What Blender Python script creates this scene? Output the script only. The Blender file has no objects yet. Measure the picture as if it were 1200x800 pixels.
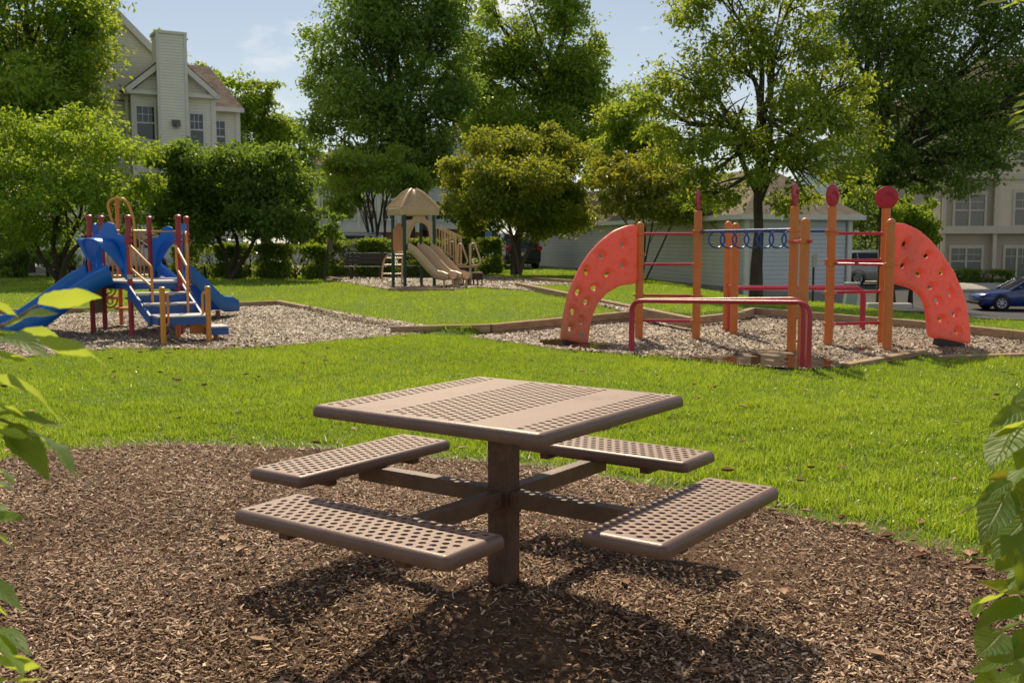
import bpy, math, random
import numpy as np
from mathutils import Vector, Matrix, geometry

random.seed(7)
RNG = np.random.default_rng(11)
sc = bpy.context.scene
COL = sc.collection
PI = math.pi

# ------------------------------------------------------------------ object helpers
def setprops(o, label=None, cat=None, group=None, kind=None):
    if label: o['label'] = label
    if cat: o['category'] = cat
    if group: o['group'] = group
    if kind: o['kind'] = kind
    return o

def thing(name, label, cat, loc=(0, 0, 0), group=None):
    o = bpy.data.objects.new(name, None)
    o.empty_display_size = 0.2
    o.location = loc
    COL.objects.link(o)
    return setprops(o, label, cat, group)

def root_origin(o):
    while o.parent: o = o.parent
    return np.array(o.location)

def link_mesh(name, me, mat, parent=None):
    o = bpy.data.objects.new(name, me)
    COL.objects.link(o)
    if mat is not None:
        me.materials.append(mat)
    if parent is not None: o.parent = parent
    return o

def np_mesh(name, V, F, nper, mat, parent=None, col=None, uv=None, smooth=False):
    """V (n,3) world, F (m,nper) ints, col (n,) or (n,4)"""
    V = np.asarray(V, np.float32)
    if parent is not None: V = V - root_origin(parent).astype(np.float32)
    F = np.asarray(F, np.int32)
    me = bpy.data.meshes.new(name)
    me.vertices.add(len(V)); me.vertices.foreach_set('co', V.ravel())
    m = len(F)
    me.loops.add(m * nper); me.loops.foreach_set('vertex_index', F.ravel())
    me.polygons.add(m)
    me.polygons.foreach_set('loop_start', np.arange(0, m * nper, nper, dtype=np.int32))
    if smooth: me.polygons.foreach_set('use_smooth', np.ones(m, bool))
    if col is not None:
        a = me.color_attributes.new('Col', 'FLOAT_COLOR', 'POINT')
        col = np.asarray(col, np.float32)
        if col.ndim == 1:
            c4 = np.ones((len(V), 4), np.float32); c4[:, :3] = col[:, None]; col = c4
        a.data.foreach_set('color', col.ravel())
    if uv is not None:
        l = me.uv_layers.new(name='UVMap')
        l.data.foreach_set('uv', np.asarray(uv, np.float32)[F.ravel()].ravel())
    me.update(calc_edges=True)
    me.validate()
    return link_mesh(name, me, mat, parent)

def vec(p): return np.array(p, float)
def unit(v):
    v = np.array(v, float); return v / max(1e-9, np.linalg.norm(v))

def fillet(pts, r, n=6):
    """round the corners of a polyline"""
    pts = [vec(p) for p in pts]
    out = [pts[0]]
    for i in range(1, len(pts) - 1):
        a, b, c = pts[i - 1], pts[i], pts[i + 1]
        u, v = unit(a - b), unit(c - b)
        ang = math.acos(max(-1, min(1, float(u @ v))))
        if ang > PI - .05: out.append(b); continue
        d = min(r / math.tan(ang / 2), .49 * np.linalg.norm(a - b), .49 * np.linalg.norm(c - b))
        p0, p1 = b + u * d, b + v * d
        for k in range(n + 1):
            t = k / n
            out.append((1 - t) ** 2 * p0 + 2 * t * (1 - t) * b + t * t * p1)
    out.append(pts[-1])
    return out

def spline(pts, n=8):
    pts = [vec(p) for p in pts]
    P = [2 * pts[0] - pts[1]] + pts + [2 * pts[-1] - pts[-2]]
    out = []
    for i in range(1, len(P) - 2):
        for k in range(n):
            t = k / n
            p0, p1, p2, p3 = P[i - 1:i + 3]
            out.append(.5 * (2 * p1 + (p2 - p0) * t + (2 * p0 - 5 * p1 + 4 * p2 - p3) * t * t + (3 * p1 - p0 - 3 * p2 + p3) * t ** 3))
    out.append(pts[-1])
    return out

class MB:
    def __init__(s): s.v = []; s.f = []
    def add(s, vs, fs):
        b = len(s.v)
        s.v += [tuple(float(c) for c in p) for p in vs]
        s.f += [tuple(b + i for i in f) for f in fs]
        return s
    def box(s, c, size, rz=0., M=None):
        hx, hy, hz = size[0] / 2, size[1] / 2, size[2] / 2
        cs, sn = math.cos(rz), math.sin(rz)
        vs = []
        for z in (-hz, hz):
            for x, y in ((-hx, -hy), (hx, -hy), (hx, hy), (-hx, hy)):
                if M is not None:
                    q = M @ np.array([x, y, z]); vs.append((c[0] + q[0], c[1] + q[1], c[2] + q[2]))
                else:
                    vs.append((c[0] + cs * x - sn * y, c[1] + sn * x + cs * y, c[2] + z))
        return s.add(vs, [(3, 2, 1, 0), (4, 5, 6, 7), (0, 1, 5, 4), (1, 2, 6, 5), (2, 3, 7, 6), (3, 0, 4, 7)])
    def bar(s, a, b, w, h, up=(0, 0, 1)):
        a, b = vec(a), vec(b)
        x = unit(b - a); y = unit(np.cross(up, x)); z = np.cross(x, y)
        M = np.stack([x, y, z], 1)
        return s.box((a + b) / 2, (np.linalg.norm(b - a), w, h), M=M)
    def tube(s, pts, r, seg=10, cap=True):
        pts = [vec(p) for p in pts]
        n = len(pts)
        rs = r if hasattr(r, '__len__') else [r] * n
        t0 = unit(pts[1] - pts[0])
        ref = np.array([0, 0, 1.]) if abs(t0[2]) < .9 else np.array([1., 0, 0])
        nx = unit(np.cross(t0, ref))
        vs, fs = [], []
        for i in range(n):
            if i == 0: t = t0
            elif i == n - 1: t = unit(pts[-1] - pts[-2])
            else: t = unit(unit(pts[i + 1] - pts[i]) + unit(pts[i] - pts[i - 1]))
            nx = unit(nx - t * (nx @ t)); ny = np.cross(t, nx)
            for k in range(seg):
                a = 2 * PI * k / seg
                vs.append(pts[i] + rs[i] * (math.cos(a) * nx + math.sin(a) * ny))
        for i in range(n - 1):
            for k in range(seg):
                k2 = (k + 1) % seg
                fs.append((i * seg + k, i * seg + k2, (i + 1) * seg + k2, (i + 1) * seg + k))
        if cap:
            fs.append(tuple(range(seg))[::-1]); fs.append(tuple((n - 1) * seg + k for k in range(seg)))
        return s.add(vs, fs)
    def lathe(s, prof, c, axis=(0, 0, 1), seg=20):
        """prof: (radius, height) pairs"""
        ax = unit(axis)
        ref = np.array([1., 0, 0]) if abs(ax[0]) < .9 else np.array([0, 1., 0])
        u = unit(np.cross(ax, ref)); w = np.cross(ax, u)
        vs, fs = [], []
        for r, h in prof:
            for k in range(seg):
                a = 2 * PI * k / seg
                vs.append(vec(c) + ax * h + r * (math.cos(a) * u + math.sin(a) * w))
        for i in range(len(prof) - 1):
            for k in range(seg):
                k2 = (k + 1) % seg
                fs.append((i * seg + k, i * seg + k2, (i + 1) * seg + k2, (i + 1) * seg + k))
        if prof[0][0] > 1e-6: fs.append(tuple(range(seg))[::-1])
        if prof[-1][0] > 1e-6: fs.append(tuple((len(prof) - 1) * seg + k for k in range(seg)))
        return s.add(vs, fs)
    def prism(s, poly, d):
        """poly: 3-D planar points, extruded by vector d"""
        n = len(poly); d = vec(d)
        vs = [vec(p) for p in poly] + [vec(p) + d for p in poly]
        fs = [tuple(range(n))[::-1], tuple(range(n, 2 * n))]
        for i in range(n):
            j = (i + 1) % n
            fs.append((i, j, n + j, n + i))
        return s.add(vs, fs)
    def loft(s, rings, closed=True, cap=True):
        n = len(rings[0]); vs = [p for r in rings for p in r]; fs = []
        for i in range(len(rings) - 1):
            for k in range(n if closed else n - 1):
                k2 = (k + 1) % n
                fs.append((i * n + k, i * n + k2, (i + 1) * n + k2, (i + 1) * n + k))
        if cap and closed:
            fs.append(tuple(range(n))[::-1]); fs.append(tuple((len(rings) - 1) * n + k for k in range(n)))
        return s.add(vs, fs)
    def build(s, name, mat, parent=None, smooth=35, bevel=0., solid=0.):
        V = np.array(s.v)
        if parent is not None: V = V - root_origin(parent)
        me = bpy.data.meshes.new(name)
        me.from_pydata([tuple(p) for p in V], [], s.f)
        me.update()
        import bmesh
        bm = bmesh.new(); bm.from_mesh(me)
        bmesh.ops.recalc_face_normals(bm, faces=bm.faces)
        bm.to_mesh(me); bm.free()
        if smooth:
            me.polygons.foreach_set('use_smooth', np.ones(len(me.polygons), bool))
            me.set_sharp_from_angle(angle=math.radians(smooth))
        o = link_mesh(name, me, mat, parent)
        if solid:
            m = o.modifiers.new('thickness', 'SOLIDIFY'); m.thickness = solid; m.offset = 0
        if bevel:
            m = o.modifiers.new('edge', 'BEVEL'); m.width = bevel; m.segments = 2; m.limit_method = 'ANGLE'
        return o

def sstep(a, b, x):
    t = np.clip((np.asarray(x, float) - a) / (b - a), 0, 1)
    return t * t * (3 - 2 * t)

def in_poly(x, y, poly):
    x = np.asarray(x); y = np.asarray(y)
    ins = np.zeros(x.shape, bool)
    n = len(poly)
    for i in range(n):
        x0, y0 = poly[i]; x1, y1 = poly[(i + 1) % n]
        if y0 == y1: continue
        c = ((y0 > y) != (y1 > y)) & (x < (x1 - x0) * (y - y0) / (y1 - y0) + x0)
        ins ^= c
    return ins

# ------------------------------------------------------------------ materials
def new_mat(name):
    m = bpy.data.materials.new(name); m.use_nodes = True
    nt = m.node_tree; nt.nodes.clear()
    return m, nt

class NG:
    def __init__(s, nt): s.nt = nt
    def n(s, t, **kw):
        nd = s.nt.nodes.new(t)
        for k, v in kw.items():
            if k.startswith('_'): setattr(nd, k[1:], v)
            else: nd.inputs[k.replace('__', ' ')].default_value = v
        return nd
    def l(s, a, b): s.nt.links.new(a, b)
    def ramp(s, fac, stops):
        r = s.n('ShaderNodeValToRGB')
        el = r.color_ramp.elements
        el[0].position, el[0].color = stops[0][0], (*stops[0][1], 1)
        el[1].position, el[1].color = stops[-1][0], (*stops[-1][1], 1)
        for p, c in stops[1:-1]:
            e = el.new(p); e.color = (*c, 1)
        s.l(fac, r.inputs['Fac']); return r.outputs['Color']

def surf(name, c1, c2=None, rough=.5, scale=6., bump=0., bscale=None, spec=.5, metal=0., dirt=None, trans=None, detail=6, coat=0., stretch=None):
    """noise-varied principled paint / plastic / wood"""
    m, nt = new_mat(name); g = NG(nt)
    out = g.n('ShaderNodeOutputMaterial'); b = g.n('ShaderNodeBsdfPrincipled')
    b.inputs['Roughness'].default_value = rough
    b.inputs['Specular IOR Level'].default_value = spec
    b.inputs['Metallic'].default_value = metal
    b.inputs['Coat Weight'].default_value = coat
    tc = g.n('ShaderNodeTexCoord'); co = tc.outputs['Object']
    if stretch:
        mp = g.n('ShaderNodeMapping'); mp.inputs['Scale'].default_value = stretch
        g.l(co, mp.inputs['Vector']); co = mp.outputs['Vector']
    nz = g.n('ShaderNodeTexNoise', Scale=scale, Detail=detail, Roughness=.62)
    g.l(co, nz.inputs['Vector'])
    c2 = c2 or tuple(min(1, x * 1.25) for x in c1)
    colr = g.ramp(nz.outputs['Fac'], [(.3, c1), (.7, c2)])
    if dirt:
        n2 = g.n('ShaderNodeTexNoise', Scale=scale * .35, Detail=8, Roughness=.7)
        g.l(co, n2.inputs['Vector'])
        f = g.ramp(n2.outputs['Fac'], [(dirt[1], (0, 0, 0)), (dirt[1] + .14, (1, 1, 1))])
        mx = g.n('ShaderNodeMix', _data_type='RGBA'); g.l(f, mx.inputs['Factor'])
        g.l(colr, mx.inputs['A']); mx.inputs['B'].default_value = (*dirt[0], 1); colr = mx.outputs['Result']
    g.l(colr, b.inputs['Base Color'])
    rr = g.n('ShaderNodeMapRange'); rr.inputs['To Min'].default_value = max(0, rough - .1); rr.inputs['To Max'].default_value = min(1, rough + .15)
    g.l(nz.outputs['Fac'], rr.inputs['Value']); g.l(rr.outputs['Result'], b.inputs['Roughness'])
    if bump:
        n3 = g.n('ShaderNodeTexNoise', Scale=bscale or scale * 6, Detail=4)
        g.l(co, n3.inputs['Vector'])
        bp = g.n('ShaderNodeBump', Strength=min(1, bump), Distance=.01)
        g.l(n3.outputs['Fac'], bp.inputs['Height']); g.l(bp.outputs['Normal'], b.inputs['Normal'])
    sh = b.outputs['BSDF']
    if trans:
        t = g.n('ShaderNodeBsdfTranslucent'); t.inputs['Color'].default_value = (*trans[0], 1)
        mxs = g.n('ShaderNodeMixShader', Fac=trans[1]); g.l(sh, mxs.inputs[1]); g.l(t.outputs['BSDF'], mxs.inputs[2]); sh = mxs.outputs['Shader']
    g.l(sh, out.inputs['Surface'])
    return m

def leaf_mat(name, stops, tcol, tfac=.45, rough=.45, spec=.35, tboost=1.0):
    m, nt = new_mat(name); g = NG(nt)
    out = g.n('ShaderNodeOutputMaterial'); b = g.n('ShaderNodeBsdfPrincipled')
    b.inputs['Roughness'].default_value = rough; b.inputs['Specular IOR Level'].default_value = spec
    at = g.n('ShaderNodeVertexColor', _layer_name='Col')
    sp = g.n('ShaderNodeSeparateColor'); g.l(at.outputs['Color'], sp.inputs['Color'])
    c = g.ramp(sp.outputs['Red'], stops)
    g.l(c, b.inputs['Base Color'])
    t = g.n('ShaderNodeBsdfTranslucent')
    mul = g.n('ShaderNodeMix', _data_type='RGBA'); mul.inputs['Factor'].default_value = .6
    g.l(c, mul.inputs['A']); mul.inputs['B'].default_value = (*tcol, 1)
    g.l(mul.outputs['Result'], t.inputs['Color'])
    mx = g.n('ShaderNodeMixShader', Fac=tfac)
    g.l(b.outputs['BSDF'], mx.inputs[1]); g.l(t.outputs['BSDF'], mx.inputs[2])
    g.l(mx.outputs['Shader'], out.inputs['Surface'])
    return m

def siding(name, c, pitch=.13, rough=.6, stain=.12):
    m, nt = new_mat(name); g = NG(nt)
    out = g.n('ShaderNodeOutputMaterial'); b = g.n('ShaderNodeBsdfPrincipled', Roughness=rough)
    tc = g.n('ShaderNodeTexCoord'); sx = g.n('ShaderNodeSeparateXYZ'); g.l(tc.outputs['Object'], sx.inputs['Vector'])
    d = g.n('ShaderNodeMath', _operation='DIVIDE'); g.l(sx.outputs['Z'], d.inputs[0]); d.inputs[1].default_value = pitch
    fr = g.n('ShaderNodeMath', _operation='FRACT'); g.l(d.outputs[0], fr.inputs[0])
    line = g.ramp(fr.outputs[0], [(0, (.5, .5, .5)), (.1, (.78, .78, .78)), (.2, (1, 1, 1)), (1, (.97, .97, .97))])
    nz = g.n('ShaderNodeTexNoise', Scale=.7, Detail=7, Roughness=.65)
    g.l(tc.outputs['Object'], nz.inputs['Vector'])
    base = g.ramp(nz.outputs['Fac'], [(.3, tuple(x * (1 - stain) for x in c)), (.7, c)])
    mx = g.n('ShaderNodeMix', _data_type='RGBA', _blend_type='MULTIPLY'); mx.inputs['Factor'].default_value = 1
    g.l(base, mx.inputs['A']); g.l(line, mx.inputs['B']); g.l(mx.outputs['Result'], b.inputs['Base Color'])
    bp = g.n('ShaderNodeBump', Strength=.6, Distance=.02); g.l(fr.outputs[0], bp.inputs['Height']); bp.invert = True
    g.l(bp.outputs['Normal'], b.inputs['Normal'])
    g.l(b.outputs['BSDF'], out.inputs['Surface'])
    return m

def shingle(name, c1, c2):
    m, nt = new_mat(name); g = NG(nt)
    out = g.n('ShaderNodeOutputMaterial'); b = g.n('ShaderNodeBsdfPrincipled', Roughness=.95); b.inputs['Specular IOR Level'].default_value = .12
    tc = g.n('ShaderNodeTexCoord'); mp = g.n('ShaderNodeMapping'); mp.inputs['Scale'].default_value = (3, 3, 7)
    g.l(tc.outputs['Object'], mp.inputs['Vector'])
    v = g.n('ShaderNodeTexVoronoi', Scale=1.2); g.l(mp.outputs['Vector'], v.inputs['Vector'])
    nz = g.n('ShaderNodeTexNoise', Scale=.8, Detail=6); g.l(tc.outputs['Object'], nz.inputs['Vector'])
    mx = g.n('ShaderNodeMix', _data_type='FLOAT'); mx.inputs['Factor'].default_value = .5
    sp = g.n('ShaderNodeSeparateColor'); g.l(v.outputs['Color'], sp.inputs['Color'])
    g.l(sp.outputs['Red'], mx.inputs['A']); g.l(nz.outputs['Fac'], mx.inputs['B'])
    g.l(g.ramp(mx.outputs['Result'], [(.25, c1), (.75, c2)]), b.inputs['Base Color'])
    g.l(b.outputs['BSDF'], out.inputs['Surface'])
    return m

def glass_mat(name, c=(.02, .025, .03), rough=.06):
    m, nt = new_mat(name); g = NG(nt)
    out = g.n('ShaderNodeOutputMaterial'); b = g.n('ShaderNodeBsdfPrincipled', Roughness=rough)
    tc = g.n('ShaderNodeTexCoord'); nz = g.n('ShaderNodeTexNoise', Scale=.9, Detail=3); g.l(tc.outputs['Object'], nz.inputs['Vector'])
    g.l(g.ramp(nz.outputs['Fac'], [(.35, c), (.7, tuple(x * 2.6 for x in c))]), b.inputs['Base Color'])
    b.inputs['Specular IOR Level'].default_value = .7
    g.l(b.outputs['BSDF'], out.inputs['Surface'])
    return m

def ground_mat(name, stops, scale=3., bump=.5, bscale=40., rough=.9, big=.25):
    m, nt = new_mat(name); g = NG(nt)
    out = g.n('ShaderNodeOutputMaterial'); b = g.n('ShaderNodeBsdfPrincipled', Roughness=rough)
    b.inputs['Specular IOR Level'].default_value = .2
    tc = g.n('ShaderNodeTexCoord')
    n1 = g.n('ShaderNodeTexNoise', Scale=scale, Detail=9, Roughness=.7); g.l(tc.outputs['Object'], n1.inputs['Vector'])
    n2 = g.n('ShaderNodeTexNoise', Scale=big, Detail=4); g.l(tc.outputs['Object'], n2.inputs['Vector'])
    mx = g.n('ShaderNodeMix', _data_type='FLOAT'); mx.inputs['Factor'].default_value = .35
    g.l(n1.outputs['Fac'], mx.inputs['A']); g.l(n2.outputs['Fac'], mx.inputs['B'])
    g.l(g.ramp(mx.outputs['Result'], stops), b.inputs['Base Color'])
    n3 = g.n('ShaderNodeTexNoise', Scale=bscale, Detail=6, Roughness=.7); g.l(tc.outputs['Object'], n3.inputs['Vector'])
    bp = g.n('ShaderNodeBump', Strength=bump, Distance=.03); g.l(n3.outputs['Fac'], bp.inputs['Height']); g.l(bp.outputs['Normal'], b.inputs['Normal'])
    g.l(b.outputs['BSDF'], out.inputs['Surface'])
    return m

M = {}
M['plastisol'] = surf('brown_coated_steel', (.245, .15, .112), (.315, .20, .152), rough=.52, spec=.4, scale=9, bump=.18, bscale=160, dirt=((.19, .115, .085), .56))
M['plastisol_shaded'] = surf('brown_coated_rim_shaded', (.135, .076, .057), (.175, .102, .077), rough=.40, spec=.5, scale=9, bump=.15, bscale=160, dirt=((.09, .06, .05), .62))  # same coating as the tops, darkened: shade on the rims put into the colour
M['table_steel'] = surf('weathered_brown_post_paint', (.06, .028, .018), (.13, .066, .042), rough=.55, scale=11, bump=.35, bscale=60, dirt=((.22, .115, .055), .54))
M['arm_steel'] = surf('chalky_brown_arm_paint', (.10, .052, .034), (.17, .10, .066), rough=.5, scale=9, bump=.3, dirt=((.26, .14, .075), .55))
M['red_post'] = surf('red_powder_coat', (.30, .022, .035), (.38, .04, .05), rough=.4, scale=5)
M['maroon'] = surf('raspberry_powder_coat', (.42, .022, .055), (.5, .03, .065), rough=.35, scale=4)
M['disc_red'] = surf('crimson_plastic', (.42, .02, .05), (.52, .03, .07), rough=.4, scale=5, trans=((.6, .05, .08), .25))
M['orange_post'] = surf('orange_powder_coat', (.58, .17, .035), (.66, .21, .05), rough=.42, scale=4, dirt=((.48, .17, .05), .66))
M['yellow_tube'] = surf('yellow_orange_tube', (.62, .25, .04), (.70, .30, .06), rough=.35, scale=5)
M['blue_plastic'] = surf('blue_plastic', (.012, .18, .60), (.018, .225, .68), rough=.38, scale=4, trans=((.012, .20, .70), .28), dirt=((.06, .11, .30), .68))
M['blue_steel'] = surf('dark_blue_steel', (.022, .09, .32), (.03, .115, .38), rough=.5, scale=6, dirt=((.07, .09, .15), .64))
M['blue_rail'] = surf('royal_blue_tube', (.012, .06, .30), (.016, .075, .36), rough=.3, scale=5)
M['deck'] = surf('pale_grey_deck_coating', (.42, .43, .45), (.52, .53, .55), rough=.45, scale=8)
M['bubble'] = surf('scratched_amber_panel', (.35, .32, .16), (.45, .42, .25), rough=.3, scale=8)
M['panel_dirty'] = surf('worn_playpanel', (.07, .09, .12), (.16, .13, .05), rough=.5, scale=9)
M['tan'] = surf('tan_plastic', (.68, .49, .30), (.74, .55, .35), rough=.45, scale=4, trans=((.7, .48, .26), .2))
M['tan_roof'] = surf('tan_roof_plastic', (.50, .34, .18), (.58, .405, .22), rough=.5, scale=4)
M['tan_steel'] = surf('tan_tube', (.55, .39, .22), (.62, .44, .26), rough=.4, scale=5)
M['salmon_panel'] = surf('salmon_scribbled_panel', (.55, .30, .17), (.66, .37, .22), rough=.5, scale=7, stretch=(1, 1, .4), trans=((.8, .38, .2), .35))
M['green_post'] = surf('dark_green_post', (.008, .045, .032), (.012, .06, .042), rough=.4, scale=5)
M['dark_steel'] = surf('dark_brown_steps', (.03, .022, .017), (.05, .038, .03), rough=.6, scale=6)
M['timber'] = surf('weathered_timber', (.26, .165, .085), (.48, .34, .205), rough=.85, scale=5, bump=.5, bscale=25, stretch=(1, 1, 6), dirt=((.10, .075, .045), .60))
M['bark'] = surf('bark', (.030, .022, .016), (.075, .056, .040), rough=.95, scale=7, bump=.8, bscale=22, stretch=(1, 1, .25))
M['bark_light'] = surf('pale_bark', (.07, .05, .035), (.15, .11, .08), rough=.9, scale=5, bump=.5, bscale=18, stretch=(1, 1, .3))
M['stem'] = surf('shrub_stem', (.20, .12, .07), (.30, .20, .12), rough=.7, scale=20, bump=.3)
M['white_trim'] = surf('white_trim', (.66, .64, .60), (.74, .72, .68), rough=.55, scale=3)
M['cream_trim'] = surf('cream_trim', (.55, .49, .38), (.62, .56, .44), rough=.55, scale=3)
M['beige_siding'] = siding('beige_siding', (.86, .82, .71))
M['cream_siding'] = siding('cream_siding', (.76, .65, .48), stain=.06)
M['taupe_siding'] = siding('taupe_siding', (.50, .42, .32))
M['garage_siding'] = siding('grey_siding', (.66, .63, .57), pitch=.15)
M['garage_end_skylit'] = siding('skylit_grey_siding', (.62, .66, .70), pitch=.15)  # garage siding again, with the end wall's bluish skylight put into the colour
M['bluegrey_siding'] = siding('blue_grey_siding', (.66, .70, .76), pitch=.2)
M['brick'] = surf('red_brick_wall', (.20, .075, .05), (.28, .11, .075), rough=.85, scale=9)
M['shingle'] = shingle('brown_shingles', (.10, .075, .06), (.20, .155, .125))
M['shingle_tan'] = shingle('tan_shingles', (.20, .16, .115), (.30, .245, .18))
M['glass'] = glass_mat('window_glass')
M['glass_pale'] = surf('blinds_behind_glass', (.10, .105, .10), (.20, .20, .185), rough=.12, scale=2, stretch=(1, 1, 9), spec=.6)
M['concrete'] = surf('concrete', (.42, .39, .34), (.56, .52, .46), rough=.9, scale=3, bump=.2)
M['foundation'] = surf('foundation_concrete', (.24, .235, .22), (.33, .32, .30), rough=.9, scale=3)
M['asphalt'] = ground_mat('asphalt', [(.3, (.045, .047, .05)), (.5, (.065, .066, .068)), (.7, (.095, .095, .095))], scale=1.2, bscale=60, bump=.3, rough=.8)
M['lot'] = ground_mat('pale_worn_asphalt', [(.3, (.16, .145, .13)), (.5, (.22, .20, .18)), (.7, (.28, .25, .22))], scale=1.2, bscale=60, bump=.3, rough=.85)
M['sidewalk'] = ground_mat('sidewalk_concrete', [(.3, (.34, .32, .28)), (.7, (.50, .47, .41))], scale=2, bscale=60, bump=.2)
M['turf'] = ground_mat('grass_soil', [(.3, (.07, .12, .014)), (.5, (.11, .185, .02)), (.7, (.16, .25, .03))], scale=2.5, bscale=30, bump=.8)
M['bed'] = ground_mat('mulch_soil', [(.30, (.05, .026, .014)), (.5, (.20, .115, .063)), (.68, (.44, .285, .17))], scale=26, bscale=90, bump=1., big=.9)
M['pit'] = ground_mat('play_mulch_base', [(.28, (.20, .145, .10)), (.5, (.34, .255, .18)), (.7, (.48, .37, .27))], scale=9, bscale=40, bump=1., big=.5)
M['black_rubber'] = surf('black_rubber', (.018, .018, .018), (.03, .03, .03), rough=.8, scale=20)
M['alloy'] = surf('alloy', (.45, .45, .46), (.58, .58, .58), rough=.3, metal=.7, scale=9)
M['car_glass'] = glass_mat('car_glass', (.012, .015, .018), .04)
M['red_lamp'] = surf('red_lamp', (.35, .01, .012), (.45, .015, .02), rough=.2, scale=20)
M['clear_lamp'] = surf('clear_lamp', (.55, .56, .58), (.7, .7, .7), rough=.12, scale=20)
M['plate'] = surf('licence_plate', (.6, .6, .58), (.7, .7, .68), rough=.4, scale=9)
M['sign_back'] = surf('sign_back', (.40, .34, .22), (.48, .40, .27), rough=.5, scale=5)
M['sign_dark'] = surf('sign_dark_grey', (.10, .11, .085), (.15, .15, .12), rough=.5, scale=5)  # plain dark grey, for the leaning sign and the wall lamp
M['bench_wood'] = surf('dark_bench_slats', (.035, .022, .017), (.06, .04, .03), rough=.5, scale=6, stretch=(.3, 2, 2))
M['green_box'] = surf('pale_green_cabinet', (.30, .38, .30), (.36, .44, .36), rough=.5, scale=3)
M['sticker'] = surf('blue_sticker', (.08, .22, .42), (.25, .4, .55), rough=.4, scale=40)
# fibreglass climber panel: salmon red, browner with ground-in dirt towards the foot
def climber_mat(name, top, low, zmix):
    m, nt = new_mat(name); g = NG(nt)
    out = g.n('ShaderNodeOutputMaterial'); b = g.n('ShaderNodeBsdfPrincipled', Roughness=.42)
    tc = g.n('ShaderNodeTexCoord'); sx = g.n('ShaderNodeSeparateXYZ'); g.l(tc.outputs['Object'], sx.inputs['Vector'])
    nz = g.n('ShaderNodeTexNoise', Scale=3.5, Detail=9, Roughness=.7); g.l(tc.outputs['Object'], nz.inputs['Vector'])
    ad = g.n('ShaderNodeMath', _operation='MULTIPLY_ADD'); g.l(nz.outputs['Fac'], ad.inputs[0]); ad.inputs[1].default_value = .9; g.l(sx.outputs['Z'], ad.inputs[2])
    mr = g.n('ShaderNodeMapRange'); g.l(ad.outputs[0], mr.inputs['Value']); mr.inputs['From Min'].default_value = zmix[0] + .45; mr.inputs['From Max'].default_value = zmix[1] + .45
    c0 = g.ramp(mr.outputs['Result'], [(0, low), (1, top)])
    n2 = g.n('ShaderNodeTexNoise', Scale=16., Detail=10, Roughness=.75); g.l(tc.outputs['Object'], n2.inputs['Vector'])
    sc_ = g.ramp(n2.outputs['Fac'], [(.30, (.55, .5, .48)), (.46, (.93, .92, .92)), (.62, (1, 1, 1)), (.72, (1.0, 1.0, 1.0))])
    mm = g.n('ShaderNodeMix', _data_type='RGBA', _blend_type='MULTIPLY'); mm.inputs['Factor'].default_value = .8; g.l(c0, mm.inputs['A']); g.l(sc_, mm.inputs['B'])
    c = mm.outputs['Result']
    g.l(c, b.inputs['Base Color'])
    t = g.n('ShaderNodeBsdfTranslucent'); g.l(c, t.inputs['Color'])
    mx = g.n('ShaderNodeMixShader', Fac=.4); g.l(b.outputs['BSDF'], mx.inputs[1]); g.l(t.outputs['BSDF'], mx.inputs[2])
    g.l(mx.outputs['Shader'], out.inputs['Surface'])
    return m
M['climber_left'] = climber_mat('salmon_climber_dusty', (.94, .27, .205), (.70, .32, .19), (.15, 1.0))
M['climber_right'] = climber_mat('salmon_climber', (.97, .27, .22), (.92, .32, .20), (-.1, .5))

def chip_mat(name, stops, rough=.7, spec=.3):
    m, nt = new_mat(name); g = NG(nt)
    out = g.n('ShaderNodeOutputMaterial'); b = g.n('ShaderNodeBsdfPrincipled', Roughness=rough)
    b.inputs['Specular IOR Level'].default_value = spec
    at = g.n('ShaderNodeVertexColor', _layer_name='Col'); sp = g.n('ShaderNodeSeparateColor'); g.l(at.outputs['Color'], sp.inputs['Color'])
    g.l(g.ramp(sp.outputs['Red'], stops), b.inputs['Base Color'])
    g.l(b.outputs['BSDF'], out.inputs['Surface'])
    return m
M['chips'] = chip_mat('bark_mulch_chips', [(0, (.04, .019, .010)), (.26, (.17, .092, .050)), (.5, (.37, .222, .128)), (.75, (.64, .44, .285)), (1, (.88, .72, .53))])
M['pit_chips'] = chip_mat('play_wood_chips', [(0, (.13, .09, .06)), (.4, (.35, .262, .18)), (.75, (.55, .44, .325)), (1, (.82, .72, .59))], rough=.55, spec=.3)
M['litter'] = chip_mat('dry_leaves', [(0, (.16, .06, .03)), (.5, (.26, .13, .06)), (1, (.50, .33, .20))])
M['grass'] = leaf_mat('grass_blades', [(0, (.07, .16, .010)), (.45, (.20, .335, .022)), (.9, (.44, .52, .05)), (.94, (.55, .50, .24)), (1, (.78, .72, .46))], (.56, .70, .035), tfac=.5, rough=.32, spec=.55)
M['straw'] = leaf_mat('dry_grass', [(0, (.13, .075, .03)), (1, (.34, .21, .10))], (.4, .26, .1), tfac=.3)

# ------------------------------------------------------------------ terrain
YL = [(-40, 20.5), (-9.633, 21.455), (-8.22, 21.974), (-5.633, 24.657), (-1.75, 16.85), (-.7, 16.6), (2.2, 19.25), (3.356, 19.391), (4.636, 20.959),
      (5.214, 22.243), (5.976, 21.455), (7.505, 18.788), (8.275, 16.554), (12, 12.5), (40, 12)]
YLX = np.array([p[0] for p in YL]); YLY = np.array([p[1] for p in YL])

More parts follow.
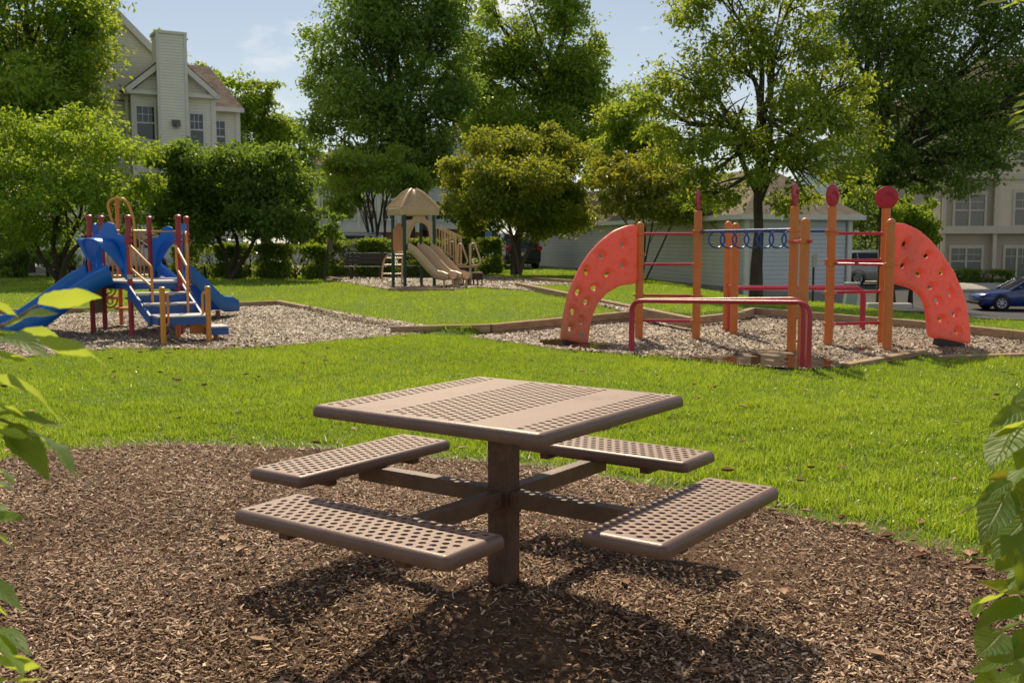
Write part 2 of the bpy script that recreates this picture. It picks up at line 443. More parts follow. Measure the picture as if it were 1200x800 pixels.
def terr(x, y):
    x = np.asarray(x, float); y = np.asarray(y, float)
    yl = np.interp(x, YLX, YLY)
    amp = .09 + .11 * sstep(-2.2, 1.2, x) - .06 * sstep(3, 5, x)
    st = sstep(-.02, .14, y - yl)
    z = (amp * st + (.2 - amp) * sstep(0, 9, y - yl)) * (1 - sstep(4.5, 8, x))
    z = z - 1.48 * sstep(2, 20, x) * sstep(16.5, 42, y) * (1 - .5 * sstep(48, 54, y))
    z = z - .11 * (1 - sstep(3.35, 4.3, y)) * sstep(0., 1.5, y)
    z = z + .02 * np.sin(x * .9 + 1.3) * np.sin(y * .7) * sstep(3, 9, y)
    return z

def T(x, y): return float(terr(x, y))

BED = [(-4.732, 6.517), (-3.782, 6.793), (-3.491, 6.899), (-3.293, 7.239), (-2.937, 7.421), (-2.531, 7.515), (-1.882, 7.452), (-1.375, 7.421), (-0.918, 7.268),
       (-0.236, 7.009), (0.23, 6.819), (0.656, 6.469), (1.033, 6.109), (1.466, 5.674), (1.797, 5.295), (1.974, 5.049), (2.129, 4.811),
       (2.278, 4.452), (2.486, 3.978), (3.2, 1.2), (-3.2, 1.2)]
PITB = [(-8.587, 11.945), (-7.054, 12.795), (-6.425, 13.267), (-5.705, 14.553), (-4.182, 14.322), (-3.304, 14.671), (-2.593, 15.556), (-1.777, 16.404), (-1.341, 16.941),
        (-5.633, 24.657), (-8.22, 21.974), (-9.633, 21.455), (-14.491, 20.257)]
PITO = [(-0.708, 16.329), (-0.333, 15.969), (0.253, 15.164), (0.723, 14.436), (1.176, 14.098), (1.799, 13.466), (2.476, 12.887), (3.097, 12.356),
        (3.541, 12.106), (4.187, 12.528), (5.396, 13.466), (6.047, 13.67), (6.744, 13.466), (7.802, 12.795), (9.079, 14.914), (8.275, 16.554), (7.505, 18.788),
        (5.976, 21.455), (5.214, 22.243), (4.636, 20.959), (3.356, 19.391), (2.178, 19.391), (0.863, 17.861), (-0.395, 16.941)]
PATH = [(2.124, 18.918), (3.134, 18.109), (2.853, 19.068), (1.934, 23.291), (0.147, 29.616), (-0.973, 29.341), (0.68, 27.316), (1.667, 22.304)]
TANPIT = [(-6.84, 36.847), (-4.73, 31.69), (-3.446, 28.651), (-1.628, 28.042), (-0.973, 29.341), (0.674, 27.082), (0.15, 30.18), (1.911, 32.01), (0.738, 35.606),
          (-1.296, 39.119), (-3.799, 41.688), (-5.649, 40.108), (-6.891, 39.607)]
ROAD = [(9.6, 29), (8.9, 24), (9.6, 20.6), (13, 19.6), (40, 21), (75, 40), (75, 50.5), (30, 51.0), (22.5, 51.6), (16.5, 60), (15, 85), (11.8, 85), (12.4, 45)]
LOTB = [(-60, 42.5), (-14.5, 42), (-3.5, 42.2), (-.6, 45.5), (-.4, 75), (-60, 75)]
POLYS_NOGRASS = [BED, PITB, PITO, PATH, TANPIT, ROAD, LOTB]

xs = np.concatenate([np.linspace(-400, -45, 14), np.linspace(-40, -14.5, 34), np.arange(-14, 14.01, .2), np.linspace(14.5, 40, 40), np.linspace(45, 400, 14)])
ys = np.concatenate([np.linspace(-60, -4, 8), np.arange(-2, 27.01, .2), np.linspace(27.6, 60, 60), np.linspace(63, 120, 14), np.linspace(150, 700, 8)])
X, Y = np.meshgrid(xs, ys)
V = np.stack([X.ravel(), Y.ravel(), terr(X, Y).ravel()], 1)
# the sheet dips a little under the mulched areas, which lie on it as sheets of their own
dip = np.zeros(len(V))
nx = len(xs); idx = np.arange(len(V)).reshape(X.shape)
F = np.stack([idx[:-1, :-1], idx[:-1, 1:], idx[1:, 1:], idx[1:, :-1]], -1).reshape(-1, 4)
g = np_mesh('ground', V, F, 4, M['turf'], smooth=True); g['kind'] = 'structure'

def sheet(name, poly, step, mat, lift, jitter=0., bump=0.):
    poly = [tuple(p[:2]) for p in poly]
    # densify the outline
    bp = []
    for i in range(len(poly)):
        a, b = np.array(poly[i]), np.array(poly[(i + 1) % len(poly)])
        n = max(1, int(np.linalg.norm(b - a) / step))
        for k in range(n): bp.append(a + (b - a) * k / n)
    bp = np.array(bp)
    lo, hi = bp.min(0), bp.max(0)
    gx, gy = np.meshgrid(np.arange(lo[0], hi[0], step), np.arange(lo[1], hi[1], step))
    ins = in_poly(gx.ravel(), gy.ravel(), poly)
    gp = np.stack([gx.ravel()[ins], gy.ravel()[ins]], 1)
    pts = np.concatenate([bp, gp])
    nb = len(bp)
    r = geometry.delaunay_2d_cdt([Vector(p) for p in pts], [], [list(range(nb))], 1, 1e-4)
    v2 = np.array([tuple(p) for p in r[0]])
    z = terr(v2[:, 0], v2[:, 1]) + lift
    if bump: z = z + RNG.normal(0, bump, len(z))
    me = bpy.data.meshes.new(name)
    me.from_pydata([(a[0], a[1], c) for a, c in zip(v2, z)], [], [tuple(f) for f in r[2]])
    # faces look up
    if me.polygons and me.polygons[0].normal.z < 0: me.flip_normals()
    me.polygons.foreach_set('use_smooth', np.ones(len(me.polygons), bool))
    o = link_mesh(name, me, mat); o['kind'] = 'structure'
    return o

sheet('mulch_bed', BED, .07, M['bed'], .012, bump=.006)
sheet('play_mulch', PITB, .16, M['pit'], .012, bump=.008)
sheet('play_mulch', PITO, .16, M['pit'], .012, bump=.008)
sheet('mulch_path', PATH, .15, M['pit'], .014, bump=.004)
sheet('play_mulch', TANPIT, .3, M['pit'], .016, bump=.008)
sheet('road', ROAD, 1.2, M['asphalt'], .03)
sheet('parking_lot', LOTB, 1.5, M['lot'], .03)
WALK = [(22.3, 51.9), (30, 51.3), (75, 50.8), (75, 53.3), (30, 53.6), (23.6, 54.2), (17.4, 62), (16.9, 60.2)]
sheet('sidewalk', WALK, .8, M['sidewalk'], .13)
kb = MB(); kp = [(16.7, 60.1), (22.4, 51.75), (30, 51.15), (75, 50.65)]
for a, b in zip(kp[:-1], kp[1:]):
    n = 12
    for k in range(n):
        p, q = vec(a) + (vec(b) - vec(a)) * k / n, vec(a) + (vec(b) - vec(a)) * (k + 1) / n
        kb.bar((p[0], p[1], T(*p) + .07), (q[0], q[1], T(*q) + .07), .16, .15)
o = kb.build('kerb', M['concrete'], bevel=.02); o['kind'] = 'structure'
WALKL = [(-13.5, 40.6), (-3.6, 40.8), (-3.6, 42.05), (-14, 41.8), (-40, 42), (-40, 40.8)]
sheet('path', WALKL, .8, M['sidewalk'], .03)

# water standing in the play pit
def puddle(poly, name='puddle'):
    pts = spline([(p[0], p[1], 0) for p in poly + poly[:1]], 5)[:-1]
    z0 = min(T(p[0], p[1]) for p in pts) + .034
    me = bpy.data.meshes.new(name)
    me.from_pydata([(p[0], p[1], z0) for p in pts], [], [tuple(range(len(pts)))])
    if me.polygons[0].normal.z < 0: me.flip_normals()
    o = link_mesh(name, me, M['water']); o['kind'] = 'structure'
m, nt = new_mat('muddy_water'); q = NG(nt)
o_ = q.n('ShaderNodeOutputMaterial'); b_ = q.n('ShaderNodeBsdfPrincipled', Roughness=.03)
b_.inputs['Base Color'].default_value = (.055, .030, .016, 1); b_.inputs['Specular IOR Level'].default_value = .3; b_.inputs['IOR'].default_value = 1.16
tc_ = q.n('ShaderNodeTexCoord'); nz_ = q.n('ShaderNodeTexNoise', Scale=9., Detail=2); q.l(tc_.outputs['Object'], nz_.inputs['Vector'])
bp_ = q.n('ShaderNodeBump', Strength=.02, Distance=.01); q.l(nz_.outputs['Fac'], bp_.inputs['Height']); q.l(bp_.outputs['Normal'], b_.inputs['Normal'])
q.l(b_.outputs['BSDF'], o_.inputs['Surface']); M['water'] = m
puddle([(1.693, 13.988), (2.152, 13.567), (2.678, 13.366), (3.163, 13.934), (3.602, 14.153), (3.884, 13.934), (4.01, 13.267), (4.118, 12.705), (3.841, 12.356), (3.502, 12.147), (3.149, 12.356), (2.75, 12.66), (2.199, 13.17)])
puddle([(0.366, 15.691), (0.735, 16.04), (1.167, 15.556), (1.58, 15.164), (1.493, 14.671), (1.195, 14.322), (0.829, 14.612), (0.502, 15.038)])
puddle([(4.546, 14.153), (4.977, 14.553), (5.066, 14.322), (4.809, 13.988), (4.575, 13.881)])
PUDDLES = [[(1.693, 13.988), (2.152, 13.567), (2.678, 13.366), (3.163, 13.934), (3.602, 14.153), (3.884, 13.934), (4.01, 13.267), (4.118, 12.705), (3.841, 12.356), (3.502, 12.147), (3.149, 12.356), (2.75, 12.66), (2.199, 13.17)],
           [(0.366, 15.691), (0.735, 16.04), (1.167, 15.556), (1.58, 15.164), (1.493, 14.671), (1.195, 14.322), (0.829, 14.612), (0.502, 15.038)],
           [(4.546, 14.153), (4.977, 14.553), (5.066, 14.322), (4.809, 13.988), (4.575, 13.881)]]

# ------------------------------------------------------------------ wood chips
def chips(name, poly, n, lmin, lmax, mat, ymax=99, seed=1, exclude=(), aspect=(.22, .5), lift=.02, flat=.35, near=0., label=None):
    r = np.random.default_rng(seed)
    P = np.array([p[:2] for p in poly]); lo, hi = P.min(0), P.max(0)
    xs_, ys_ = [], []
    cnt = 0
    while cnt < n:
        x = r.uniform(lo[0], hi[0], n); y = r.uniform(lo[1], hi[1], n)
        k = in_poly(x, y, [tuple(p) for p in P]) & (np.abs(x) < .54 * y + .5) & (y < ymax)
        for e in exclude: k &= ~in_poly(x, y, [tuple(p) for p in e])
        if near:
            # scuffed hollows where the soil shows, thicker drifts elsewhere
            dn = np.sin(x * 1.7 + 1.3 * np.sin(y * 1.1 + .5)) * np.sin(y * 2.1 + 1.1 * np.sin(x * 1.4)) + .5 * np.sin(x * 5.3 + y * 2.7)
            k &= r.random(n) < np.clip(.72 + .45 * dn, .12, 1)
        if near: k &= r.random(n) < np.clip((near / y) ** 1.2, .05, 1)
        xs_.append(x[k]); ys_.append(y[k]); cnt += k.sum()
    x = np.concatenate(xs_)[:n]; y = np.concatenate(ys_)[:n]
    L = lmin + (lmax - lmin) * r.random(n) ** 2.6; W = L * r.uniform(*aspect, n)
    a = r.uniform(0, 2 * PI, n)
    d = np.stack([np.cos(a), np.sin(a), r.normal(0, flat * .7, n)], 1); d /= np.linalg.norm(d, axis=1)[:, None]
    up = np.stack([r.normal(0, flat, n), r.normal(0, flat, n), np.ones(n)], 1)
    s = np.cross(up, d); s /= np.linalg.norm(s, axis=1)[:, None]; nn = np.cross(d, s)
    c = np.stack([x, y, terr(x, y) + lift + r.uniform(-.006, .010, n) + np.abs(d[:, 2]) * L * .3], 1)
    rg = r.uniform(.15, .4, n)[:, None] * W[:, None]
    sk = r.normal(0, .18, n)[:, None]
    v = np.stack([c - d * L[:, None] / 2 - s * W[:, None] / 2, c - d * L[:, None] / 2 * (1 + sk) + nn * rg, c - d * L[:, None] / 2 * (1 - sk) + s * W[:, None] / 2,
                  c + d * L[:, None] / 2 * (1 + sk) - s * W[:, None] / 2 * .7, c + d * L[:, None] / 2 + nn * rg, c + d * L[:, None] / 2 * (1 - sk) + s * W[:, None] / 2 * .8], 1)
    b = np.arange(n)[:, None] * 6
    F = np.concatenate([b + np.array([0, 3, 4, 1]), b + np.array([1, 4, 5, 2])])
    col = np.repeat(np.clip(r.beta(1.3, 1.9, n) + .10 * np.sin(x * 2.1 + np.sin(y * 3)) * np.cos(y * 1.7 + np.sin(x * 2.4)), 0, 1), 6)
    o = np_mesh(name, v.reshape(-1, 3), F, 4, mat, col=col)
    o['kind'] = 'stuff'; o['label'] = label; o['category'] = 'wood chips'
    return o
chips('mulch_chips', BED, 400000, .005, .034, M['chips'], seed=3, near=3.3, aspect=(.18, .48), flat=.42, label='dark brown bark mulch scattered around the picnic table')
chips('wood_chips', PITB, 100000, .016, .075, M['pit_chips'], seed=4, label='pale wood chips under the blue play structure', lift=.025)
chips('wood_chips', PITO, 100000, .016, .075, M['pit_chips'], seed=5, exclude=PUDDLES, label='pale wood chips under the orange climbing frame', lift=.025)
chips('wood_chips', PATH, 9000, .02, .09, M['pit_chips'], seed=6, label='pale wood chips on the narrow path between the two lawns', lift=.03)
chips('wood_chips', TANPIT, 22000, .04, .11, M['pit_chips'], seed=7, label='pale wood chips under the tan play tower', lift=.035)

# ------------------------------------------------------------------ grass
def blades(name, n, ymin, ymax, h, w, seed, segs2, label, dens=None):
    r = np.random.default_rng(seed)
    X_, Y_ = [], []
    cnt = 0
    while cnt < n:
        k = int(n * 1.5)
        y = np.sqrt(r.uniform(ymin ** 2, ymax ** 2, k)); x = r.uniform(-.53, .53, k) * y + r.uniform(-.4, .4, k)
        jx = x + r.normal(0, .035, k); jy = y + r.normal(0, .05, k) - .07 * np.sin(x * 3.1 + 1.2) - .06 * np.sin(x * 7.3) - .04 * np.sin(x * 17.)
        ok = np.ones(k, bool)
        for p in POLYS_NOGRASS: ok &= ~in_poly(jx, jy, [tuple(q[:2]) for q in p])
        # thin, patchy growth beside the mulch bed
        cl = np.sin(x * 5.1 + 2 * np.sin(y * 3.)) * np.sin(y * 6.3 + 1.7 * np.sin(x * 2.3))
        near_bed = np.zeros(k, bool)
        for dx, dy in ((0, -.22), (.15, -.15), (-.15, -.15)): near_bed |= in_poly(x + dx, y + dy, [tuple(q[:2]) for q in BED])
        ok &= ~(near_bed & (r.random(k) < .35 + .45 * (cl > -.1)))
        X_.append(x[ok]); Y_.append(y[ok]); cnt += ok.sum()
    x = np.concatenate(X_)[:n]; y = np.concatenate(Y_)[:n]
    patch = .5 + .5 * np.sin(x * 1.3 + 1.1 * np.sin(y * .9)) * np.sin(y * 1.1 + .8 * np.sin(x * .7))
    tuft = np.zeros(n)
    for q_ in range(9):
        fx_, fy_, ph = r.normal(0, 11, 2).tolist() + [r.uniform(0, 6.28)]
        tuft += np.sin(x * fx_ + y * fy_ + ph)
    tuft = np.clip(.5 + tuft / 6, 0, 1)
    H = h * r.uniform(.5, 1.25, n) * (.75 + .3 * patch) * (.5 + .75 * tuft); W = w * r.uniform(.7, 1.3, n)
    a = r.uniform(0, 2 * PI, n); la = r.uniform(0, 2 * PI, n); lean = np.abs(r.normal(.35, .5, n))
    s = np.stack([np.cos(a), np.sin(a), np.zeros(n)], 1)
    d = np.stack([np.cos(la) * lean, np.sin(la) * lean, np.ones(n)], 1); d /= np.linalg.norm(d, axis=1)[:, None]
    d2 = np.stack([np.cos(la) * lean * 2.4, np.sin(la) * lean * 2.4, np.ones(n) * .8], 1); d2 /= np.linalg.norm(d2, axis=1)[:, None]
    base = np.stack([x, y, terr(x, y) - .004], 1)
    Hc, Wc = H[:, None], W[:, None]
    mid = base + d * Hc * .55
    tip = mid + d2 * Hc * .5
    col = np.clip(.02 + .42 * patch + .42 * tuft + r.normal(0, .2, n), 0, .89)
    dry = r.random(n) < .02 + .06 * (1 - tuft)
    col[dry] = r.uniform(.93, 1, dry.sum())
    if segs2:
        v = np.stack([base - s * Wc / 2, base + s * Wc / 2, mid + s * Wc * .42, tip, mid - s * Wc * .42], 1)
        b = np.arange(n)[:, None] * 5
        F = np.concatenate([b + np.array([0, 1, 2]), b + np.array([0, 2, 4]), b + np.array([4, 2, 3])]); nv = 5
    else:
        v = np.stack([base - s * Wc / 2, base + s * Wc / 2, tip], 1)
        F = np.arange(n)[:, None] * 3 + np.array([0, 1, 2]); nv = 3
    o = np_mesh(name, v.reshape(-1, 3), F, 3, M['grass'], col=np.repeat(col, nv))
    o['kind'] = 'stuff'; o['label'] = label; o['category'] = 'grass'
blades('lawn_grass', 130000, 4.3, 9.5, .070, .0068, 21, True, 'bright green mown grass strip right behind the picnic table')
blades('lawn_grass', 170000, 9.5, 17.5, .066, .011, 22, False, 'sunlit grass strip in front of the two mulched play areas')
blades('lawn_grass', 170000, 16.4, 30, .06, .015, 23, False, 'sunlit raised lawn between the timber edging and the tan play tower')
blades('lawn_grass', 90000, 30, 48, .08, .028, 24, False, 'distant lawn in front of the hedges and trees')

# dry straw and dead leaves along the edge of the bed
def edge_litter():
    r = np.random.default_rng(5)
    E = [p[:2] for p in BED[1:18]]
    pts = []
    for k in range(1300):
        i = r.integers(0, len(E) - 1); t = r.random()
        p = np.array(E[i]) * (1 - t) + np.array(E[i + 1]) * t
        pts.append(p + r.normal(0, [.06, .12]) + (0, .02))
    pts = np.array(pts); n = len(pts)
    L = r.uniform(.05, .14, n)[:, None]; a = r.uniform(0, 2 * PI, n)
    d = np.stack([np.cos(a), np.sin(a), r.uniform(0, .35, n)], 1); s = np.stack([-np.sin(a), np.cos(a), np.zeros(n)], 1) * .0035
    b = np.stack([pts[:, 0], pts[:, 1], terr(pts[:, 0], pts[:, 1]) + .022], 1)
    v = np.stack([b - s, b + s, b + d * L], 1)
    o = np_mesh('dry_grass', v.reshape(-1, 3), np.arange(n * 3).reshape(-1, 3), 3, M['straw'], col=np.repeat(r.random(n), 3))
    o['kind'] = 'stuff'; o['label'] = 'pale dry grass stalks along the edge of the mulch bed'; o['category'] = 'dry grass'
    # curled leaves: most along the right-hand edge, a few over the bed
    c = []
    for k in range(42):
        i = r.integers(11, 16); t = r.random()
        c.append(np.array(E[i]) * (1 - t) + np.array(E[i + 1]) * t + r.normal(0, [.09, .09]) - (0, .07))
    for k in range(46): c.append(np.array([r.uniform(-2.4, 2.4), r.uniform(2.7, 5.4)]))
    for k in range(170): c.append(np.array([r.uniform(-6, 6), r.uniform(5.5, 14)]))
    V_, F_, C_ = [], [], []
    for p in c:
        l = r.uniform(.018, .045); w = l * r.uniform(.45, .7); a = r.uniform(0, 2 * PI); cu = r.uniform(.3, 1.1)
        z = T(*p) + (.03 if p[1] < 6 else .06); b0 = len(V_)
        for i in range(5):
            t = i / 4; hw = w * math.sin(PI * (t * .9 + .06)) ** .8
            for j in (-1, 0, 1):
                q = np.array([(t - .5) * 2 * l, j * hw]); zz = z + cu * abs(j) * hw + .3 * cu * l * (2 * t - 1) ** 2
                V_.append((p[0] + math.cos(a) * q[0] - math.sin(a) * q[1], p[1] + math.sin(a) * q[0] + math.cos(a) * q[1], zz)); C_.append(0)
        cc = r.random(); C_[b0:] = [cc] * 15
        for i in range(4):
            for j in range(2): F_.append((b0 + i * 3 + j, b0 + i * 3 + j + 1, b0 + i * 3 + j + 4, b0 + i * 3 + j + 3))
    o = np_mesh('leaf_litter', V_, F_, 4, M['litter'], col=np.array(C_), smooth=True)
    o['kind'] = 'stuff'; o['label'] = 'dry brown leaves strewn on the mulch and lawn edge'; o['category'] = 'leaf litter'
edge_litter()

# ------------------------------------------------------------------ timbers
def timber(a, b, label, w=.14, h=.14, za=None, zb=None, courses=1):
    """a, b ground points; za, zb heights of the top edge"""
    a, b = vec(a), vec(b)
    za = T(a[0], a[1]) + h * .8 if za is None else za
    zb = T(b[0], b[1]) + h * .8 if zb is None else zb
    mid = ((a[0] + b[0]) / 2, (a[1] + b[1]) / 2, 0)
    t = thing('landscape_timber', label, 'timber edging', mid, 'timber edging of the play areas')
    for k in range(courses):
        mb = MB(); oz = -h / 2 - k * (h + .006)
        L = np.linalg.norm(b[:2] - a[:2]); n = max(1, round(L / 2.4))
        off = .012 * k
        u = unit(np.array([b[1] - a[1], a[0] - b[0], 0])) * off
        for i in range(n):
            p = a + (b - a) * (i / n); q = a + (b - a) * ((i + 1) / n)
            pz = za + (zb - za) * i / n; qz = za + (zb - za) * (i + 1) / n
            d = unit(q - p) * .004
            mb.bar((p[0] + d[0] + u[0], p[1] + d[1] + u[1], pz + oz), (q[0] - d[0] + u[0], q[1] - d[1] + u[1], qz + oz), w, h)
        mb.build('beam', M['timber'], t, smooth=0, bevel=.012)
timber((-30, 21.0), (-9.633, 21.455), 'timber beam along the back left of the blue play pit, behind the long slide', za=.13, zb=.13)
timber((-9.633, 21.455), (-5.633, 24.657), 'timber beam along the back of the blue play pit, behind the tower', za=.13, zb=.12)
timber((-5.633, 24.657), (-1.341, 16.941), 'long timber beam running down the right side of the blue play pit', za=.13, zb=.07)
timber((-2.0, 16.95), (-.35, 16.85), 'timber sunk at one end where the two play pits meet', za=.13, zb=.175, courses=2, h=.13)
timber((-.35, 16.85), (2.22, 19.3), 'two-course timber wall holding up the front of the middle lawn', za=.175, zb=.225, courses=2, h=.13)
timber((0.147, 29.616), (3, 17.009), 'long timber beside the mulch path, on the right of the middle lawn', za=.36, zb=.27, h=.18)
timber((0.722, 34.824), (1.93, 32.337), 'short pale timber far back in front of the shed wall', za=.34, zb=.34)
timber((3.194, 18.109), (4.395, 19.573), 'timber behind the leftmost posts of the orange climbing frame', za=.2, zb=.2)
timber((4.446, 19.802), (4.869, 20.773), 'shortest timber at the back corner of the orange play pit', za=.2, zb=.2)
timber((4.869, 20.773), (5.597, 20.036), 'timber at the back of the orange pit, below the shed end wall', za=.2, zb=.18)
timber((5.597, 20.036), (7.082, 17.729), 'timber at the back of the orange pit, behind the right ladder posts', za=.18, zb=.16)
timber((7.082, 17.729), (8.549, 14.044), 'timber at the back right of the orange pit, in front of the road', za=.16, zb=.15)
timber((4.054, 12.441), (5.499, 13.67), 'loose timber on the grass at the front right of the orange pit', za=.045, zb=.09, h=.1)
timber((5.538, 13.267), (8.267, 13.567), 'low timber at the far right front edge of the orange pit', za=.05, zb=.09, h=.1)
timber((-3.373, 28.042), (-1.568, 27.795), 'timber flush with the lawn in front of the tan play tower', za=.27, zb=.27)
timber((-5.48, 39.607), (-2.658, 40.108), 'timber at the back edge of the tan tower pit', za=.34, zb=.34)
timber((-6.939, 37.723), (-5.71, 34.445), 'short timber at the left corner of the tan tower pit', za=.3, zb=.3)

# ------------------------------------------------------------------ perforated steel picnic table
TC = np.array([-.0362, 4.4306]); TY = -.6165
TE = np.array([math.cos(TY), math.sin(TY), 0]); TN = np.array([-math.sin(TY), math.cos(TY), 0])
def TL(a, b, z): return np.array([TC[0], TC[1], 0]) + TE * a + TN * b + np.array([0, 0, z])

def perf(mb, fx, a, b, rows, pitch, rp, R, th=.006):
    """perforated plate; fx(x, y, dz) -> world, rows along x: (y, first hole x, count)"""
    def quad(x0, x1, y0, y1):
        if x1 - x0 < 1e-5 or y1 - y0 < 1e-5: return
        for dz in (0, -th):
            mb.add([fx(x0, y0, dz), fx(x1, y0, dz), fx(x1, y1, dz), fx(x0, y1, dz)], [(0, 1, 2, 3)])
    angs = sorted([2 * PI * k / 14 for k in range(14)] + [math.atan2(sy * rp, sx * pitch) % (2 * PI) for sx in (1, -1) for sy in (1, -1)])
    n = len(angs)
    outer = []
    for t in angs:
        c, s = math.cos(t), math.sin(t)
        k = min(pitch / 2 / abs(c) if abs(c) > 1e-9 else 1e9, rp / 2 / abs(s) if abs(s) > 1e-9 else 1e9)
        outer.append((c * k, s * k))
    rows = sorted(rows); y = -b
    for (ry, x0, cnt) in rows:
        quad(-a, a, y, ry - rp / 2)
        quad(-a, x0 - pitch / 2, ry - rp / 2, ry + rp / 2)
        quad(x0 + (cnt - .5) * pitch, a, ry - rp / 2, ry + rp / 2)
        for i in range(cnt):
            cx = x0 + i * pitch
            vs = [fx(cx + p[0], ry + p[1], 0) for p in outer] + [fx(cx + R * math.cos(t), ry + R * math.sin(t), -.0012) for t in angs]
            vs += [fx(cx + R * .96 * math.cos(t), ry + R * .96 * math.sin(t), -th) for t in angs] + [fx(cx + p[0], ry + p[1], -th) for p in outer]
            fs = []
            for k in range(n):
                k2 = (k + 1) % n
                fs += [(k, k2, n + k2, n + k), (n + k, n + k2, 2 * n + k2, 2 * n + k), (2 * n + k, 2 * n + k2, 3 * n + k2, 3 * n + k)]
            mb.add(vs, fs)
        y = ry + rp / 2
    quad(-a, a, y, b)

def rim(mb, fx, A, B, drop=.05, rad=.026):
    prof = [(rad, 0.)] + [(rad - rad * math.sin(t), -rad + rad * math.cos(t)) for t in np.linspace(0, PI / 2, 6)[1:]] + [(0, -drop + .004), (.003, -drop), (.012, -drop), (.012, -drop + .012)]
    rc = .03; rings = []
    for d, z in prof:
        ring = []
        for sx, sy, a0 in ((1, 1, 0), (-1, 1, PI / 2), (-1, -1, PI), (1, -1, 1.5 * PI)):
            for k in range(5):
                t = a0 + PI / 2 * k / 4
                ring.append(fx(sx * (A - rc) + (rc - d) * math.cos(t), sy * (B - rc) + (rc - d) * math.sin(t), z))
        rings.append(ring)
    mb.loft(rings, cap=False)

table = thing('picnic_table', 'brown perforated steel picnic table with four attached bench seats on dark mulch', 'picnic table', (TC[0], TC[1], 0))
ZT, ZS = .831, .491
S = .585
# table top: strips of holes running from the front left edge to the back right one
fx = lambda x, y, dz: TL(y, x, ZT + dz)
mb = MB(); pit_, rp = .047, .0407
rows = []
def strip(ys, n0):
    for i, yy in enumerate(ys):
        k = n0 - (i % 2)
        rows.append((yy, -(k - 1) * pit_ / 2, k))
strip([-.532 + rp * i for i in range(3)], 23); strip([-.203 + rp * i for i in range(11)], 23); strip([.532 - rp * i for i in range(3)], 23)
perf(mb, fx, S - .026, S - .026, rows, pit_, rp, .0142)
top = mb.build('tabletop', M['plastisol'], table, smooth=30)
mb = MB(); rim(mb, fx, S, S); mb.build('rim', M['plastisol_shaded'], top, smooth=50)
mb = MB()
for k in (-.3, 0, .3): mb.bar(TL(k, -.5, ZT - .032), TL(k, .5, ZT - .032), .04, .03)
mb.bar(TL(-.52, 0, ZT - .062), TL(.52, 0, ZT - .062), .06, .03)
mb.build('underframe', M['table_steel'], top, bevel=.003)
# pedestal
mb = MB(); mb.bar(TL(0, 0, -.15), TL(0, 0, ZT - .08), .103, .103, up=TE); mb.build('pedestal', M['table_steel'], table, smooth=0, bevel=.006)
SR, HW, HL = .8846, .1714, .5309
for k, lab in enumerate((None,) * 4):
    ca, sa = [(1, 0), (0, 1), (-1, 0), (0, -1)][k]
    U = TE * ca + TN * sa; Wv = np.cross([0, 0, 1], U)        # outward, along
    ctr = np.array([TC[0], TC[1], 0]) + U * SR
    f = lambda x, y, dz, ctr=ctr, U=U, Wv=Wv: ctr + Wv * x + U * y + np.array([0, 0, ZS + dz])
    mb = MB(); n0 = 21
    rws = [(-.0407 * 3 + .0407 * i, -(n0 - (i % 2) - 1) * pit_ / 2, n0 - (i % 2)) for i in range(7)]
    perf(mb, f, HL - .026, HW - .026, rws, pit_, rp, .0142)
    seat = mb.build('seat', M['plastisol'], table, smooth=30)
    mb = MB(); rim(mb, f, HL, HW); mb.build('rim', M['plastisol_shaded'], seat, smooth=50)
    mb = MB()
    for sx in (-.29, .29):
        mb.bar(f(sx, -.13, -.067), f(sx, .13, -.067), .05, .044)
    mb.bar(f(-.26, 0, -.07), f(.26, 0, -.07), .075, .04)
    mb.build('bracket', M['table_steel'], seat, smooth=0, bevel=.004)
    mb = MB(); c0 = np.array([TC[0], TC[1], 0])
    mb.bar(c0 + U * .053 + (0, 0, .405), c0 + U * (SR - .04) + (0, 0, .405), .064, .072)
    for s2 in (-1, 1): mb.tube([c0 + U * .085 + Wv * .033 * s2 + (0, 0, .40), c0 + U * .085 + Wv * .040 * s2 + (0, 0, .40)], .012, 6)
    mb.build('arm', M['arm_steel'], table, smooth=0, bevel=.006)
mb = MB()
mb.bar(TL(0, 0, .33), TL(0, 0, .45), .112, .112, up=TE); mb.build('collar', M['table_steel'], table, smooth=0, bevel=.004)

# ------------------------------------------------------------------ orange climbing frame
def post(mb, p, h, r, cap='round', z0=None):
    z = T(p[0], p[1]) - .1 if z0 is None else z0
    prof = [(r, z), (r, h - r)] + ([(r * math.cos(t), h - r + r * math.sin(t)) for t in np.linspace(.2, PI / 2 - .02, 5)] + [(0, h)] if cap == 'round' else [(r, h - .004), (r * .8, h), (0, h)])
    mb.lathe([(a, b) for a, b in prof], (p[0], p[1], 0), seg=16)

frame = thing('climbing_frame', 'orange post climbing frame with two salmon arch climbers and a blue ring ladder', 'climbing frame', (3.9, 15.3, 0))
OP = dict(a=((1.964, 15.871), 'a', 1.823), b=((2.819, 15.691), 'f', 1.986), c=((3.609, 17.265), 'r', 1.864),
          d=((3.547, 16.404), 'r', 1.820), e=((3.823, 14.01), 'f', 1.993), g=((3.707, 13.074), 'r', 1.822),
          h=((4.57, 14.791), 'f', 2.019), i=((5.448, 15.088), 'f', 2.005), j=((5.164, 14.098), 'r', 1.834))
postobj = {}
for k, (p, kind, h) in OP.items():
    mb = MB(); post(mb, p, h, .062, 'flat' if kind == 'f' else 'round')
    postobj[k] = mb.build('post', M['orange_post'], frame, smooth=40)
def O3(k, z, d=(0, 0)): p = OP[k][0]; return np.array([p[0] + d[0], p[1] + d[1], z])
